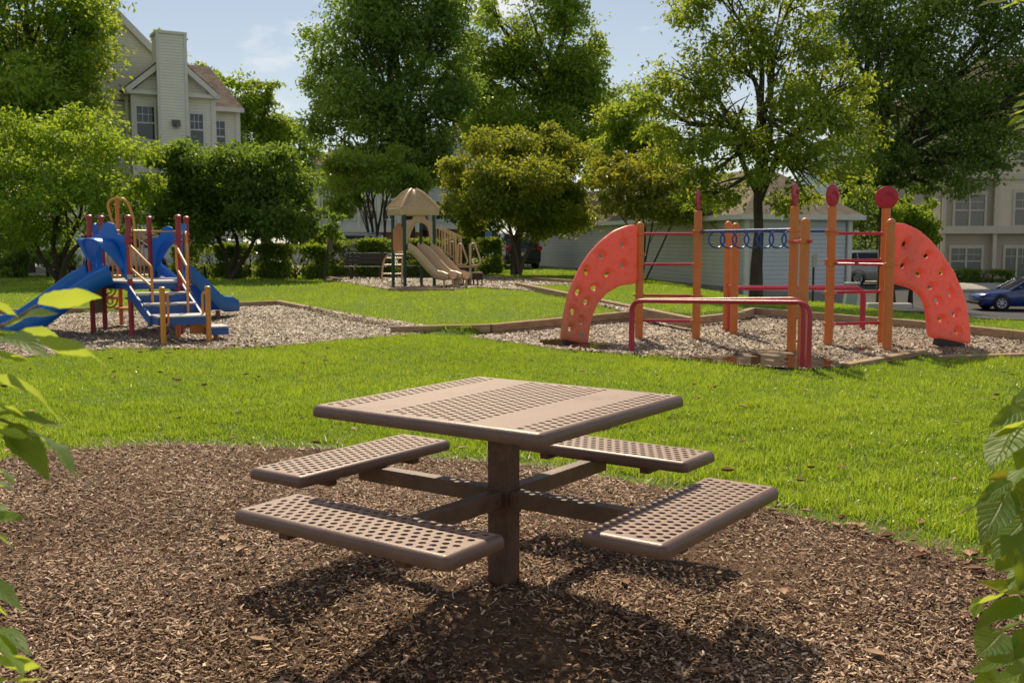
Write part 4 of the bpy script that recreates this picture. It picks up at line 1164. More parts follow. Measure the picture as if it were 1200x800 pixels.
# side panel with wavy top
c = (A4 + B4) / 2; u = unit(B4 - A4); n = np.array([u[1], -u[0], 0.]); w = np.linalg.norm(B4 - A4) / 2 - .05
top_ = [(x, 1.78 + .1 * math.cos(x / w * PI * .9)) for x in np.linspace(w, -w, 13)]
mb = MB(); mb.prism([c + u * x + (0, 0, z) - n * .02 for x, z in [(-w, 1.06), (w, 1.06)] + top_], n * .04); mb.build('side_panel', M['salmon_panel'], tower, smooth=0, bevel=.01)
hd = hood(B4, D4, tower, M['tan'], .16, 1.25, 2.06, top=.14, w=.42, name='slide_hood')
# double slide
u = unit(D4 - B4); n = np.array([u[1], -u[0], 0.])
c = (B4 + D4) / 2
for s_ in (-.205, .215):
    q = c + u * s_
    dn = n * .9 + u * .32
    so_, pp = slide([q + (0, 0, 1.05), q + dn * .22 + (0, 0, 1.0), q + dn * .75 + (0, 0, .62), q + dn * 1.15 + (0, 0, .36), q + dn * 1.4 + (0, 0, .30), q + dn * 1.75 + (0, 0, .30)], tower, M['tan'], w=.17, wall=.19)
    mb = MB()
    for k_ in (-.14, .14): mb.tube([q + dn * 1.55 + u * k_ + (0, 0, -.1), q + dn * 1.55 + u * k_ + (0, 0, .27)], .03, 8)
    mb.build('support', M['tan_steel'], so_)
# curved ladder on the left
fL, fR = np.array([*(-4.088, 32.337), .2]), np.array([*(-3.472, 32.337), .2])
tL, tR = A4 + (-.06, .1, 0), C4 * .45 + A4 * .55
lad = MB()
ctrs = []
for f_, t_ in ((fL, tL), (fR, tR)):
    c_ = spline([f_ + (0, 0, -.1), f_ + (.02, 0, .4), f_ * .7 + t_ * .3 + (0, 0, .78), np.array([t_[0], t_[1], 1.2])], 6); ctrs.append(c_); lad.tube(c_, .028, 8)
lo = lad.build('ladder', M['tan_steel'], tower, smooth=60)
for j in (5, 9, 13, 16):
    mb = MB(); mb.tube([ctrs[0][j], ctrs[1][j]], .022, 8); mb.build('rung', M['tan_steel'], lo)
# stair with barred railings, then two low platforms with loop rails
E1 = np.array((-1.686, 30.9, 1.101)); E1[2] = 0
for off in (np.zeros(3), np.array([.12, .75, 0])):
    a = D4 * (1, 1, 0) + off * .9; b = E1 + off
    rl = MB(); rl.tube([a + (0, 0, 1.98), b + (0, 0, 1.68)], .024, 8); rl.tube([a + (0, 0, 1.36), b + (0, 0, .86)], .02, 8)
    rl.tube([b + (0, 0, .2), b + (0, 0, 1.70)], .032, 8); mq = (a + b) / 2; rl.tube([mq + (0, 0, 1.1), mq + (0, 0, 1.83)], .035, 8)
    ro = rl.build('railing', M['tan_steel'], tower, smooth=60)
    for t in np.linspace(.12, .9, 7):
        mb = MB(); q = a + (b - a) * t; mb.tube([q + (0, 0, 1.36 - .5 * t), q + (0, 0, 1.98 - .3 * t)], .014, 6); mb.build('baluster', M['tan_steel'], ro)
stp = MB()
for k in range(4):
    t = (k + .6) / 4.2; q = D4 * (1, 1, 0) + (E1 - D4 * (1, 1, 0)) * t + np.array([.06, .38, 0]); z = 1.18 - .16 * k
    stp.box(q + (0, 0, z), (.2, .72, .03), rz=.3); stp.box(q + (.07, .02, z - .09), (.02, .72, .16), rz=.3)
stp.prism([D4 * (1, 1, 0) + (0, 0, 1.22), E1 + (0, 0, .76), E1 + (0, 0, .56), D4 * (1, 1, 0) + (0, 0, 1.0)], (.01, .05, 0))
stp.build('stair', M['dark_steel'], tower, smooth=0)
def tplat(c0, z, sx, sy, nm):
    mb = MB(); mb.box((c0[0], c0[1], z - .1), (sx, sy, .2), rz=.25); p = mb.build(nm, M['dark_steel'], tower, smooth=0)
    mb = MB()
    cs, sn = math.cos(.25), math.sin(.25)
    q = [np.array([c0[0] + cs * x - sn * y, c0[1] + sn * x + cs * y, z + .012]) for x, y in ((-sx / 2, -sy / 2), (sx / 2, -sy / 2), (sx / 2, sy / 2), (-sx / 2, sy / 2))]
    for i in range(4): mb.tube([q[i], q[(i + 1) % 4]], .022, 6)
    mb.build('edge_trim', M['tan_steel'], p)
    mb = MB()
    for x in q: mb.tube([x * (1, 1, 0) + (0, 0, .1), x + (0, 0, -.05)], .025, 6)
    mb.build('leg', M['dark_steel'], p)
tplat(E1 + np.array([.22, .38, 0]), .76, .45, .75, 'platform'); tplat(E1 + np.array([.5, .05, 0]), .60, .45, .6, 'low_step')
for pts in ([(-1.655, 31, 0.793), (-1.626, 31, 1.444), (-1.511, 31, 1.47), (-1.325, 30.8, 0.95), (-1.389, 30.8, 0.835), (-1.655, 31, 0.831)],
            [(-1.253, 30.9, 0.77), (-1.238, 30.9, 1.47), (-1.11, 30.9, 1.47), (-0.927, 30.7, 0.952), (-0.991, 30.7, 0.838), (-1.253, 30.9, 0.808)]):
    mb = MB(); mb.tube(fillet(pts, .08), .027, 8); mb.build('loop_rail', M['tan_steel'], tower, smooth=60)
mb = MB(); q = np.array((-1.252, 30.9, 1.101)); mb.tube([(q[0], q[1], .1), (q[0], q[1], 1.47)], .036, 8); mb.build('loop_post', M['tan_steel'], tower)

# ------------------------------------------------------------------ buildings
UX, NY = np.array([1., 0, 0]), np.array([0, -1., 0])
ZV = np.array([0, 0, 1.])
def win(parent, P, u, n, w, h, frame='white_trim', pane='glass', cols=2, split=True, muntin=True, fw=.09, sash=1):
    """window: frame mesh with a pane as its child; P bottom-left corner on the wall"""
    P = vec(P); f = MB()
    def bx(x0, x1, z0, z1, d0, d1, m=f):
        c = P + u * (x0 + x1) / 2 + ZV * (z0 + z1) / 2 + n * (d0 + d1) / 2
        m.box(c, (x1 - x0, d1 - d0, z1 - z0), M=np.stack([u, n, ZV], 1))
    bx(-fw, 0, -fw, h + fw * 1.3, 0, .07); bx(w, w + fw, -fw, h + fw * 1.3, 0, .07)
    bx(0, w, h, h + fw * 1.3, 0, .068); bx(0, w, -fw * 1.2, 0, 0, .085)
    edges = [i * w / sash for i in range(1, sash)]
    for e in edges: bx(e - .05, e + .05, 0, h, .01, .06)
    if split: 
        for k in range(sash): bx(k * w / sash + (.05 if k else 0), (k + 1) * w / sash - (.05 if k < sash - 1 else 0), h * .48, h * .53, .015, .05)
    if muntin:
        for k in range(sash):
            x0, x1 = k * w / sash, (k + 1) * w / sash
            for i in range(1, cols + 1):
                x = x0 + (x1 - x0) * i / (cols + 1); bx(x - .012, x + .012, h * .53, h, .018, .035)
            bx(x0 + .05, x1 - .05, h * .76, h * .78, .018, .034)
    o = f.build('window', M[frame], parent, smooth=0)
    p = MB(); bx(0, w, 0, h, .004, .012, p)
    p.build('pane', M[pane], o, smooth=0)
    return o
def wall_box(parent, name, x0, x1, y0, y1, z0, z1, mat):
    mb = MB(); mb.box(((x0 + x1) / 2, (y0 + y1) / 2, (z0 + z1) / 2), (x1 - x0, y1 - y0, z1 - z0)); return mb.build(name, M[mat], parent, smooth=0)

# --- beige house with chimney, left
def X48(px): return (px - 600) / 1205.3 * 48
hz = lambda py, Y=48.: 1.5126 + (283.8 - py) / 1205.3 * Y
house = thing('beige_house', 'beige sided three-storey house with a tall chimney behind the left trees', 'house', (X48(208), 48, 0))
zg = -.1
main = wall_box(house, 'wall', X48(166), X48(255), 48, 57, zg, hz(113), 'beige_siding')
wall_box(house, 'wall', X48(255), X48(279) + .5, 49.3, 57, zg, hz(127, 49.3), 'beige_siding')
wall_box(house, 'wall', X48(150), X48(166), 49.0, 57, zg, hz(113), 'beige_siding')
mb = MB(); Yg = 51.; gx = lambda px: X48(px) + 1.5
mb.prism([(gx(40), Yg, zg), (gx(190), Yg, zg), (gx(190), Yg, hz(92, Yg)), (gx(122), Yg, hz(28, Yg)), (gx(40), Yg, hz(105, Yg))], (0, 7, 0))
gab = mb.build('gable_wall', M['beige_siding'], house, smooth=0)
mb = MB()
mb.bar((gx(120), Yg - .12, hz(26, Yg)), (gx(193), Yg - .12, hz(94, Yg)), .24, .30); mb.bar((gx(120), Yg - .12, hz(26, Yg)), (gx(36), Yg - .12, hz(108, Yg)), .24, .30)
mb.build('rake_trim', M['white_trim'], gab, smooth=0)
# bay gable in front
apx = (X48(207), hz(76))
mb = MB(); mb.prism([(X48(166), 48, hz(113)), (X48(255), 48, hz(113)), (apx[0], 48, apx[1])], (0, 4, 0)); bay = mb.build('bay_gable', M['beige_siding'], house, smooth=0)
mb = MB()
for e in (157, 257):
    mb.bar((apx[0], 47.75, apx[1] + .12), (X48(e), 47.75, hz(115)), .5, .22)
    mb.box(((X48(e) + X48(166 if e < 200 else 255)) / 2 + (.6 if e < 200 else -.6), 47.85, hz(115.5)), (1.6, .5, .16))
mb.build('bay_trim', M['white_trim'], bay, smooth=0)
mb = MB()
for e, s_ in ((155, -1), (259, 1)):
    mb.prism([(apx[0], 47.6, apx[1] + .26), (X48(e), 47.6, hz(113.5)), (X48(e), 53, hz(113.5)), (apx[0], 53, apx[1] + .26)], (0, 0, .1))
mb.build('bay_roof', M['shingle'], house, smooth=0)
# main hip roof
mb = MB(); e0, e1, yF, yB = X48(148), X48(283) + .55, 48.9, 58.; ze = hz(126, 49.); zr_ = hz(80, 53); r0, r1 = X48(178) + 1.4, X48(240) + 1.6
P_ = [(e0, yF, ze), (e1, yF, ze), (e1, yB, ze), (e0, yB, ze), (r0, 53, zr_), (r1, 53, zr_)]
mb.add(P_, [(0, 1, 5, 4), (1, 2, 5), (2, 3, 4, 5), (3, 0, 4), (3, 2, 1, 0)]); mb.build('roof', M['shingle'], house, smooth=0)
mb = MB(); mb.box(((X48(256) + e1) / 2, yF - .02, ze - .1), (e1 - X48(256), .16, .2)); mb.build('gutter', M['white_trim'], house, smooth=0)
for x, y, zt in ((X48(166), 47.98, hz(114)), (X48(255), 47.98, hz(114)), (X48(279) + .5, 49.28, hz(128, 49.3)), (X48(150), 48.98, hz(114))):
    mb = MB(); mb.box((x, y, (zt + zg) / 2), (.22, .12, zt - zg)); mb.build('corner_board', M['white_trim'], house, smooth=0)
mb = MB(); mb.box((X48(161), 48.6, (hz(118) + zg) / 2), (.12, .12, hz(118) - zg)); mb.build('downpipe', M['white_trim'], house, smooth=0)
win(main, (X48(169), 48, hz(167)), UX, NY, X48(188) - X48(169), 1.45); win(main, (X48(228), 48, hz(172)), UX, NY, X48(240) - X48(225.5), 1.45)
win(main, (X48(169), 48, hz(167) - 3.0), UX, NY, X48(188) - X48(169), 1.5); win(main, (X48(225.5), 48, hz(172) - 3.0), UX, NY, X48(240) - X48(225.5), 1.5)
rb = [o for o in house.children if o.name.startswith('wall')][1]
win(rb, (X48(257.5), 49.3, hz(178, 49.3)), UX, NY, X48(267) - X48(249), 1.45)
house.rotation_euler = (0, 0, 0)
chim = MB(); cx0, cx1 = (192.5 - 600) / 1205.3 * 47.3 - .3, (223.5 - 600) / 1205.3 * 47.3 - .3
chim.box(((cx0 + cx1) / 2, 47.95, (zg + hz(50)) / 2), (cx1 - cx0, 1.3, hz(50) - zg)); ch = chim.build('chimney', M['beige_siding'], house, smooth=0)
mb = MB()
for x in (cx0, cx1): mb.box((x, 47.3, (zg + hz(50)) / 2), (.13, .1, hz(50) - zg))
mb.box(((cx0 + cx1) / 2, 47.95, hz(48.5)), (cx1 - cx0 + .16, 1.44, .12)); mb.build('chimney_trim', M['white_trim'], ch, smooth=0)
mb = MB(); mb.box((X48(211) - .1, 47.2, hz(149)), (.34, .18, .26)); mb.lathe([(.05, 0), (.12, -.2)], (X48(211) - .1, 47.12, hz(149)), seg=10); mb.build('wall_lamp', M['sign_dark'], ch, smooth=0)

house.rotation_euler = (0, 0, math.radians(29))
# --- long low shed with hipped roof
Cc, Bb, Aa = np.array([7.93, 35., 0]), np.array([.85, 60., 0]), np.array([11.77, 36.1, 0])
shed = thing('garage_block', 'long grey sided garage block with tan hipped roof behind the orange climbing frame', 'garage', (7.93, 35, -.2))
u1 = unit(Bb - Cc); u2 = unit(Aa - Cc); ze = 2.30
def slab(a, b, z0a, z0b, z1, n, name, mat, th=.15):
    mb = MB(); mb.prism([(a[0], a[1], z0a), (b[0], b[1], z0b), (b[0], b[1], z1), (a[0], a[1], z1)], n * -th); return mb.build(name, M[mat], shed, smooth=0)
nL = unit(np.array([u1[1], -u1[0], 0])); nL = nL if nL @ (-Cc) > 0 else -nL
nR = unit(np.array([u2[1], -u2[0], 0])); nR = nR if nR @ (-Cc) > 0 else -nR
wl = slab(Cc, Bb, -.05, .1, ze, nL, 'wall', 'garage_siding'); wr = slab(Cc + u2 * .002, Aa, -.1, -.25, ze, nR, 'end_wall', 'garage_end_skylit')
D_ = Aa + (Bb - Cc)
slab(Aa, D_, -.3, .1, ze, u2, 'wall', 'garage_siding'); slab(Bb, D_, .1, .1, ze, u1, 'wall', 'garage_siding')
mb = MB(); mb.prism([(Cc + nL * .04 + nR * .04)[:2].tolist() + [-.9], (Bb + nL * .04)[:2].tolist() + [-.9], (Bb + nL * .04)[:2].tolist() + [.1], (Cc + nL * .04 + nR * .04)[:2].tolist() + [-.05]], -nL * .1)
mb.prism([(Cc + nR * .045)[:2].tolist() + [-1.4], (Aa + nR * .045)[:2].tolist() + [-1.4], (Aa + nR * .045)[:2].tolist() + [-.25], (Cc + nR * .045)[:2].tolist() + [-.1]], -nR * .1)
mb.build('foundation', M['foundation'], shed, smooth=0)
ov = .38; q0 = Cc - u1 * ov - u2 * ov; q1 = Aa - u1 * ov + u2 * ov; q2 = D_ + u1 * ov + u2 * ov; q3 = Bb + u1 * ov - u2 * ov
W_ = np.linalg.norm(Aa - Cc); m0 = (Cc + Aa) / 2 + u1 * W_ * .55; m1 = (Bb + D_) / 2 - u1 * W_ * .55
Pz = lambda p, z: np.array([p[0], p[1], z])
mb = MB(); mb.add([Pz(q0, ze + .12), Pz(q1, ze + .12), Pz(q2, ze + .12), Pz(q3, ze + .12), Pz(m0, 4.2), Pz(m1, 4.2), Pz(q0, ze), Pz(q1, ze), Pz(q2, ze), Pz(q3, ze)],
    [(0, 1, 4), (1, 2, 5, 4), (2, 3, 5), (3, 0, 4, 5), (6, 9, 8, 7)]); mb.build('roof', M['shingle_tan'], shed, smooth=0)
mb = MB()
for a, b in ((q0, q1), (q1, q2), (q2, q3), (q3, q0)): mb.bar(Pz(a, ze + .06), Pz(b, ze + .06), .06, .17)
mb.build('fascia', M['white_trim'], shed, smooth=0)
for p, n in ((Cc, nR), (Aa, nR)):
    mb = MB(); mb.bar(Pz(p + n * .03, -.3), Pz(p + n * .03, ze), .16, .1, up=n); mb.build('corner_board', M['white_trim'], shed, smooth=0)
mb = MB(); mb.bar(Pz(Cc + nL * .06 + u1 * .5, -.2), Pz(Cc + nL * .06 + u1 * .5, ze), .1, .08, up=nL); mb.build('downpipe', M['white_trim'], shed, smooth=0)

# --- taupe apartment building, right
Yr = 57.; ax = lambda px: (px - 600) / 1205.3 * Yr; az = lambda py: hz(py, Yr)
apt = thing('apartment_building', 'taupe and cream sided apartment building with white windows on the right', 'apartment building', (ax(1160), Yr, -.9))
w1 = wall_box(apt, 'wall', ax(1098), ax(1162), Yr, Yr + 12, -2.2, az(266), 'taupe_siding')
w2 = wall_box(apt, 'wall', ax(1162), ax(1162) + 16, Yr + .02, Yr + 12, -2.2, az(266), 'taupe_siding')
w3 = wall_box(apt, 'wall', ax(1098), ax(1160), Yr, Yr + 12, az(266), 9.6, 'taupe_siding')
w4 = wall_box(apt, 'wall', ax(1160), ax(1160) + 16, Yr - .25, Yr + 12, az(266), 9.6, 'cream_siding')
mb = MB()
mb.box(((ax(1098) + 46) / 2, Yr - .2, az(269.5)), (46 - ax(1098) + .2, .5, .42)); mb.box(((ax(1098) + 46) / 2, Yr - .17, az(269.5) - 3.0 + 5.9), (46 - ax(1098) + .2, .44, .3))
for x in (ax(1098) + .1, ax(1160), ax(1200) + 1.4): mb.box((x, Yr - .28, 3.7), (.2, .12, 11.8))
mb.build('trim', M['cream_trim'], apt, smooth=0)
def aw(parent, a, b, t, bt, sash, yo=0, pane='glass_pale', split=True): win(parent, (ax(a), Yr - yo, az(bt)), UX, NY, ax(b) - ax(a), az(t) - az(bt), frame='cream_trim', pane=pane, sash=sash, cols=1, fw=.14, split=split, muntin=True)
aw(w3, 1115, 1149, 229, 266.0 - 1.0, 2); aw(w4, 1182, 1216, 227, 264, 2, .25)
aw(w1, 1112.5, 1147.5, 291, 321, 2); aw(w2, 1176, 1216, 291, 331, 3, -.02, split=False)
aw(w3, 1115, 1149, 167, 203, 2, pane='glass'); aw(w4, 1184, 1216, 168, 190, 2, .25, pane='glass'); aw(w3, 1115, 1149, 108, 142, 2, pane='glass'); aw(w4, 1184, 1216, 108, 142, 2, .25, pane='glass')
mb = MB(); mb.add([(ax(1098) - .6, Yr - .8, 9.55), (48, Yr - .8, 9.55), (48, Yr + 12.6, 9.55), (ax(1098) - .6, Yr + 12.6, 9.55), (ax(1098) + 5, Yr + 6, 12.6), (42, Yr + 6, 12.6)], [(0, 1, 5, 4), (1, 2, 5), (2, 3, 4, 5), (3, 0, 4), (3, 2, 1, 0)]); mb.build('roof', M['shingle'], apt, smooth=0)

# --- blue-grey apartment building far behind the tan tower
def far_block(name, label, px0, px1, Y, ztop, cols, rows, brick_z, roof=2.4, depth=14, mat='bluegrey_siding', wmin=0):
    x0, x1 = (px0 - 600) / 1205.3 * Y, (px1 - 600) / 1205.3 * Y
    b = thing(name, label, 'apartment building', ((x0 + x1) / 2, Y, 0))
    z0 = min(T((x0 + x1) / 2, Y), 0) - .3
    w = wall_box(b, 'wall', x0, x1, Y, Y + depth, brick_z, ztop, mat)
    wall_box(b, 'brick_base', x0 + .01, x1 - .01, Y - .05, Y + depth, z0, brick_z, 'brick')
    mb = MB()
    for i in range(cols + 1): mb.box((x0 + (x1 - x0) * i / cols, Y - .06, (brick_z + ztop) / 2), (.3, .2, ztop - brick_z))
    mb.box(((x0 + x1) / 2, Y - .12, brick_z), (x1 - x0, .34, .4)); mb.box(((x0 + x1) / 2, Y - .2, ztop), (x1 - x0 + .5, .6, .3))
    mb.build('trim', M['white_trim'], b, smooth=0)
    cw = (x1 - x0) / cols
    for i in range(cols):
        for z in rows:
            win(w, (x0 + cw * (i + .22), Y, z), UX, NY, cw * .56, 1.6, sash=2, cols=1, muntin=True, fw=.16)
    mb = MB(); mb.add([(x0 - .6, Y - .7, ztop), (x1 + .6, Y - .7, ztop), (x1 + .6, Y + depth, ztop), (x0 - .6, Y + depth, ztop), (x0 + 3, Y + depth / 2, ztop + roof), (x1 - 3, Y + depth / 2, ztop + roof)], [(0, 1, 5, 4), (1, 2, 5), (2, 3, 4, 5), (3, 0, 4), (3, 2, 1, 0)])
    mb.build('roof', M['shingle'], b, smooth=0)
    return b
far_block('apartment_building', 'pale blue-grey apartment building with brick base behind the tan play tower', 505, 566, 95., 10.8, 2, (3.6, 6.6), 2.9)
far_block('apartment_building', 'low blue-grey apartment wing seen between the trees left of the tan tower', 352, 492, 92., 8.2, 6, (3.6,), 2.6)
far_block('apartment_building', 'pale apartment building glimpsed between the garage and the right apartments', 985, 1072, 84., 9.5, 4, (.6, 3.4, 6.3), -.4)

# ------------------------------------------------------------------ cars
def car(label, loc, yaw, kind, paint, plate=True):
    col = surf('car_paint', paint, tuple(min(1, x * 1.08) for x in paint), rough=.22, scale=2, spec=.6, coat=.6)
    t = thing('parked_car', label, 'car', (loc[0], loc[1], loc[2]), 'cars parked beyond the play area')
    cs, sn = math.cos(yaw), math.sin(yaw)
    def W(p): return np.array([loc[0] + cs * p[0] - sn * p[1], loc[1] + sn * p[0] + cs * p[1], loc[2] + p[2]])
    if kind == 'sedan':
        L, wd, H = 4.5, .88, 1.42; wb = (1.38, -1.30); wr_ = .325
        low = [(2.25, .62, .34, .56), (2.18, .74, .22, .66), (1.9, .83, .18, .74), (1.1, .87, .17, .86), (.7, .88, .17, .92), (0, .88, .17, .93), (-1.2, .88, .17, .95), (-1.9, .85, .2, .98), (-2.2, .76, .25, .93), (-2.25, .66, .36, .82)]
        gh = [(1.0, .80, .76, .88, .90), (.25, .80, .60, .91, 1.36), (-.35, .80, .59, .92, 1.42), (-1.0, .79, .58, .93, 1.36), (-1.75, .74, .66, .95, .99)]
    else:
        L, wd, H = 4.7, .94, 1.74; wb = (1.42, -1.38); wr_ = .36
        low = [(2.35, .66, .38, .75), (2.28, .80, .26, .9), (1.9, .90, .22, .98), (1.2, .93, .21, 1.05), (.8, .94, .21, 1.08), (0, .94, .21, 1.08), (-1.4, .94, .21, 1.1), (-2.1, .92, .24, 1.1), (-2.32, .86, .3, 1.06), (-2.36, .78, .4, .98)]
        gh = [(1.2, .84, .80, 1.03, 1.06), (.45, .85, .68, 1.06, 1.62), (-.2, .85, .68, 1.07, 1.72), (-1.5, .85, .68, 1.09, 1.70), (-2.0, .83, .66, 1.09, 1.62), (-2.28, .80, .70, 1.05, 1.10)]
    mb = MB(); rings = []
    for x, w, zb, zt in low:
        zm = zb + (zt - zb) * .55
        rings.append([W(p) for p in [(x, -w * .88, zb), (x, -w * .98, zb + .1), (x, -w, zm), (x, -w * .96, zt - .05), (x, -w * .86, zt), (x, 0, zt + .02), (x, w * .86, zt), (x, w * .96, zt - .05), (x, w, zm), (x, w * .98, zb + .1), (x, w * .88, zb)]])
    mb.loft(rings); body = mb.build('body', col, t, smooth=50)
    mb = MB(); rings = []
    for x, wb_, wt, zb, zt in gh: rings.append([W(p) for p in [(x, -wb_, zb - .02), (x, -(wb_ + wt) / 2, (zb + zt) / 2 + .03), (x, -wt, zt - .03), (x, -wt * .9, zt), (x, 0, zt + .015), (x, wt * .9, zt), (x, wt, zt - .03), (x, (wb_ + wt) / 2, (zb + zt) / 2 + .03), (x, wb_, zb - .02)]])
    mb.loft(rings); mb.build('windows', M['car_glass'], t, smooth=50)
    mb = MB(); rings = []
    g_ = gh[1:-1]
    for x, wb_, wt, zb, zt in g_: rings.append([W(p) for p in [(x, -wt - .012, zt - .06), (x, -wt * .9, zt + .012), (x, 0, zt + .03), (x, wt * .9, zt + .012), (x, wt + .012, zt - .06)]])
    mb.loft(rings, closed=False, cap=False); mb.build('roof', col, t, smooth=60, solid=.02)
    for s_ in (-1, 1):
        for i, j in ((0, 1), (len(gh) - 1, len(gh) - 2)):
            mb = MB(); a, b = gh[i], gh[j]; mb.tube([W((a[0], s_ * a[1], a[3])), W((b[0], s_ * (b[2] + .01), b[4] - .03))], .035, 6); mb.build('pillar', col, t, smooth=60)
        for x in ([-.3] if kind == 'sedan' else [-.25, -1.35]):
            mb = MB(); mb.tube([W((x, s_ * (gh[2][1] + .01), gh[2][3])), W((x - .05, s_ * (gh[2][2] + .012), gh[2][4] - .03))], .035, 6); mb.build('pillar', col, t, smooth=60)
    for x in wb:
        for s_ in (-1, 1):
            axv = np.array([-sn * s_, cs * s_, 0]); c = W((x, s_ * (wd - .11), wr_))
            mb = MB(); mb.lathe([(wr_ * .62, -.1), (wr_ * .92, -.1), (wr_, -.06), (wr_, .06), (wr_ * .92, .1), (wr_ * .66, .105), (wr_ * .64, .06)], c, axis=axv, seg=24); wo = mb.build('wheel', M['black_rubber'], t, smooth=40)
            mb = MB(); mb.lathe([(0, .085), (.05, .09), (.06, .06)], c, axis=axv, seg=12); mb.lathe([(wr_ * .66, .02), (wr_ * .66, .1), (wr_ * .58, .095), (wr_ * .56, .03)], c, axis=axv, seg=24)
            uu_ = unit(np.cross(axv, ZV))
            for k in range(7):
                a = 2 * PI * k / 7; d_ = math.cos(a) * uu_ + math.sin(a) * ZV; mb.bar(c + axv * .075 + d_ * .04, c + axv * .07 + d_ * wr_ * .6, .045, .03, up=axv)
            mb.build('rim', M['alloy'], wo, smooth=0)
            mb = MB(); mb.lathe([(0, .0), (wr_ * 1.13, 0), (wr_ * 1.13, .118), (wr_ * 1.05, .118), (wr_ * 1.05, .012), (0, .012)], W((x, s_ * (wd - .115), wr_ + .01)), axis=axv, seg=24); mb.build('wheel_arch', M['black_rubber'], t, smooth=40)
    xf, xr = low[1][0], low[-2][0]; zf = low[1][3]; zr2 = low[-2][3]
    for s_ in (-1, 1):
        mb = MB(); mb.loft([[W((xf + .03, s_ * .45, zf - .17)), W((xf + .03, s_ * .72, zf - .16)), W((xf - .22, s_ * (low[1][1] + .085), zf - .06)), W((xf + .02, s_ * .45, zf - .04))], [W((xf - .3, s_ * .45, zf - .17)), W((xf - .3, s_ * .6, zf - .16)), W((xf - .3, s_ * .6, zf - .06)), W((xf - .3, s_ * .45, zf - .06))]]); mb.build('headlight', M['clear_lamp'], t, smooth=0)
        mb = MB()
        if kind == 'sedan': mb.box(W((xr - .035, s_ * .58, zr2 - .14)), (.1, .3, .16), rz=yaw); mb.box(W((xr + .12, s_ * .80, zr2 - .13)), (.3, .06, .13), rz=yaw)
        else: mb.box(W((xr - .03, s_ * .74, zr2 - .05)), (.12, .22, .22), rz=yaw); mb.box(W((xr + .13, s_ * .90, zr2 - .05)), (.26, .06, .18), rz=yaw)
        mb.build('tail_light', M['red_lamp'], t, smooth=0, bevel=.01)
        mb = MB(); mb.box(W((gh[0][0] - .35, s_ * (wd + .06), gh[0][3] + .1)), (.12, .2, .13), rz=yaw); mb.build('mirror', col, t, smooth=0, bevel=.02)
        mb = MB()
        for x in (.55, -.45): mb.box(W((x, s_ * (wd + .002), low[4][3] - .14)), (.16, .02, .03), rz=yaw)
        mb.build('door_handle', col, t, smooth=0)
    mb = MB(); mb.box(W((low[0][0] - .02, 0, .32)), (.16, wd * 1.5, .12), rz=yaw); mb.box(W((low[-1][0] + .02, 0, .36)), (.16, wd * 1.6, .14), rz=yaw); mb.build('bumper_insert', M['black_rubber'], t, smooth=0, bevel=.02)
    mb = MB(); mb.box(W((low[-1][0] - .03, 0, .72 if kind != 'sedan' else .62)), (.03, .32, .16), rz=yaw); mb.build('licence_plate', M['plate'], t, smooth=0)
    if kind != 'sedan':
        mb = MB()
        for s_ in (-1, 1): mb.tube([W((.5, s_ * .6, 1.74)), W((.4, s_ * .6, 1.79)), W((-1.7, s_ * .6, 1.78)), W((-1.8, s_ * .6, 1.71))], .02, 6)
        mb.build('roof_rack', M['alloy'], t)
    return t
car('shiny blue sedan on the road in front of the right apartments', (22.6, 45.2, T(22.6, 45.2) + .05), PI - .05, 'sedan', (.012, .035, .20))
car('silver minivan glimpsed between the garage corner and the orange ladder', (19.3, 54.5, T(19.3, 54.5) + .05), .06, 'suv', (.36, .35, .32))
car('black SUV seen from behind beside the multi-stemmed tree', (-.05, 52.3, T(-.05, 52.3) + .03), PI / 2 + .28, 'suv', (.008, .009, .012))
car('silver SUV whose roof shows above the trimmed hedge', (-8.3, 50.5, .18), PI - .1, 'suv', (.55, .57, .60))
car('white SUV parked behind the blue play tower', (-17.6, 47.5, .2), .1, 'suv', (.75, .75, .74))
car('silver sedan glinting through the hedge right of the blue slide', (-12.6, 47.0, .2), .05, 'sedan', (.62, .62, .62))

# ------------------------------------------------------------------ small site furniture
bench = thing('park_bench', 'dark slatted park bench in front of the trimmed hedge', 'bench', (-5.1, 36.3, .2))
bx0, bx1, by = (405 - 600) / 1205.3 * 36.3, (456 - 600) / 1205.3 * 36.3, 36.3
mb = MB()
for k in range(3): mb.bar((bx0, by - .12 - .14 * k, .66), (bx1, by - .12 - .14 * k, .66), .12, .04)
mb.build('seat', M['bench_wood'], bench, smooth=0, bevel=.006)
mb = MB()
for k in range(3): mb.bar((bx0, by + .05 + .03 * k, .82 + .13 * k), (bx1, by + .05 + .03 * k, .82 + .13 * k), .035, .115)
mb.build('backrest', M['bench_wood'], bench, smooth=0, bevel=.006)
for x in (bx0 + .25, bx1 - .25):
    mb = MB(); mb.bar((x, by - .4, .15), (x, by - .4, .64), .06, .06, up=(0, 1, 0)); mb.bar((x, by + .02, .15), (x, by + .13, 1.15), .06, .06, up=(0, 1, 0)); mb.bar((x, by - .42, .62), (x, by + .06, .62), .05, .04); mb.build('leg', M['dark_steel'], bench, smooth=0)
b2 = thing('park_bench', 'small dark bench mostly hidden behind the tan tower posts', 'bench', (-3.5, 37.2, .2))
mb = MB()
for k in range(3): mb.bar((-4.1, 37.2 - .14 * k, .66), (-2.9, 37.2 - .14 * k, .66), .12, .04)
mb.build('seat', M['bench_wood'], b2, smooth=0)
for x in (-3.8, -3.2):
    mb = MB(); mb.bar((x, 37.05, .15), (x, 37.05, .64), .08, .08, up=(0, 1, 0)); mb.build('leg', M['dark_steel'], b2, smooth=0)

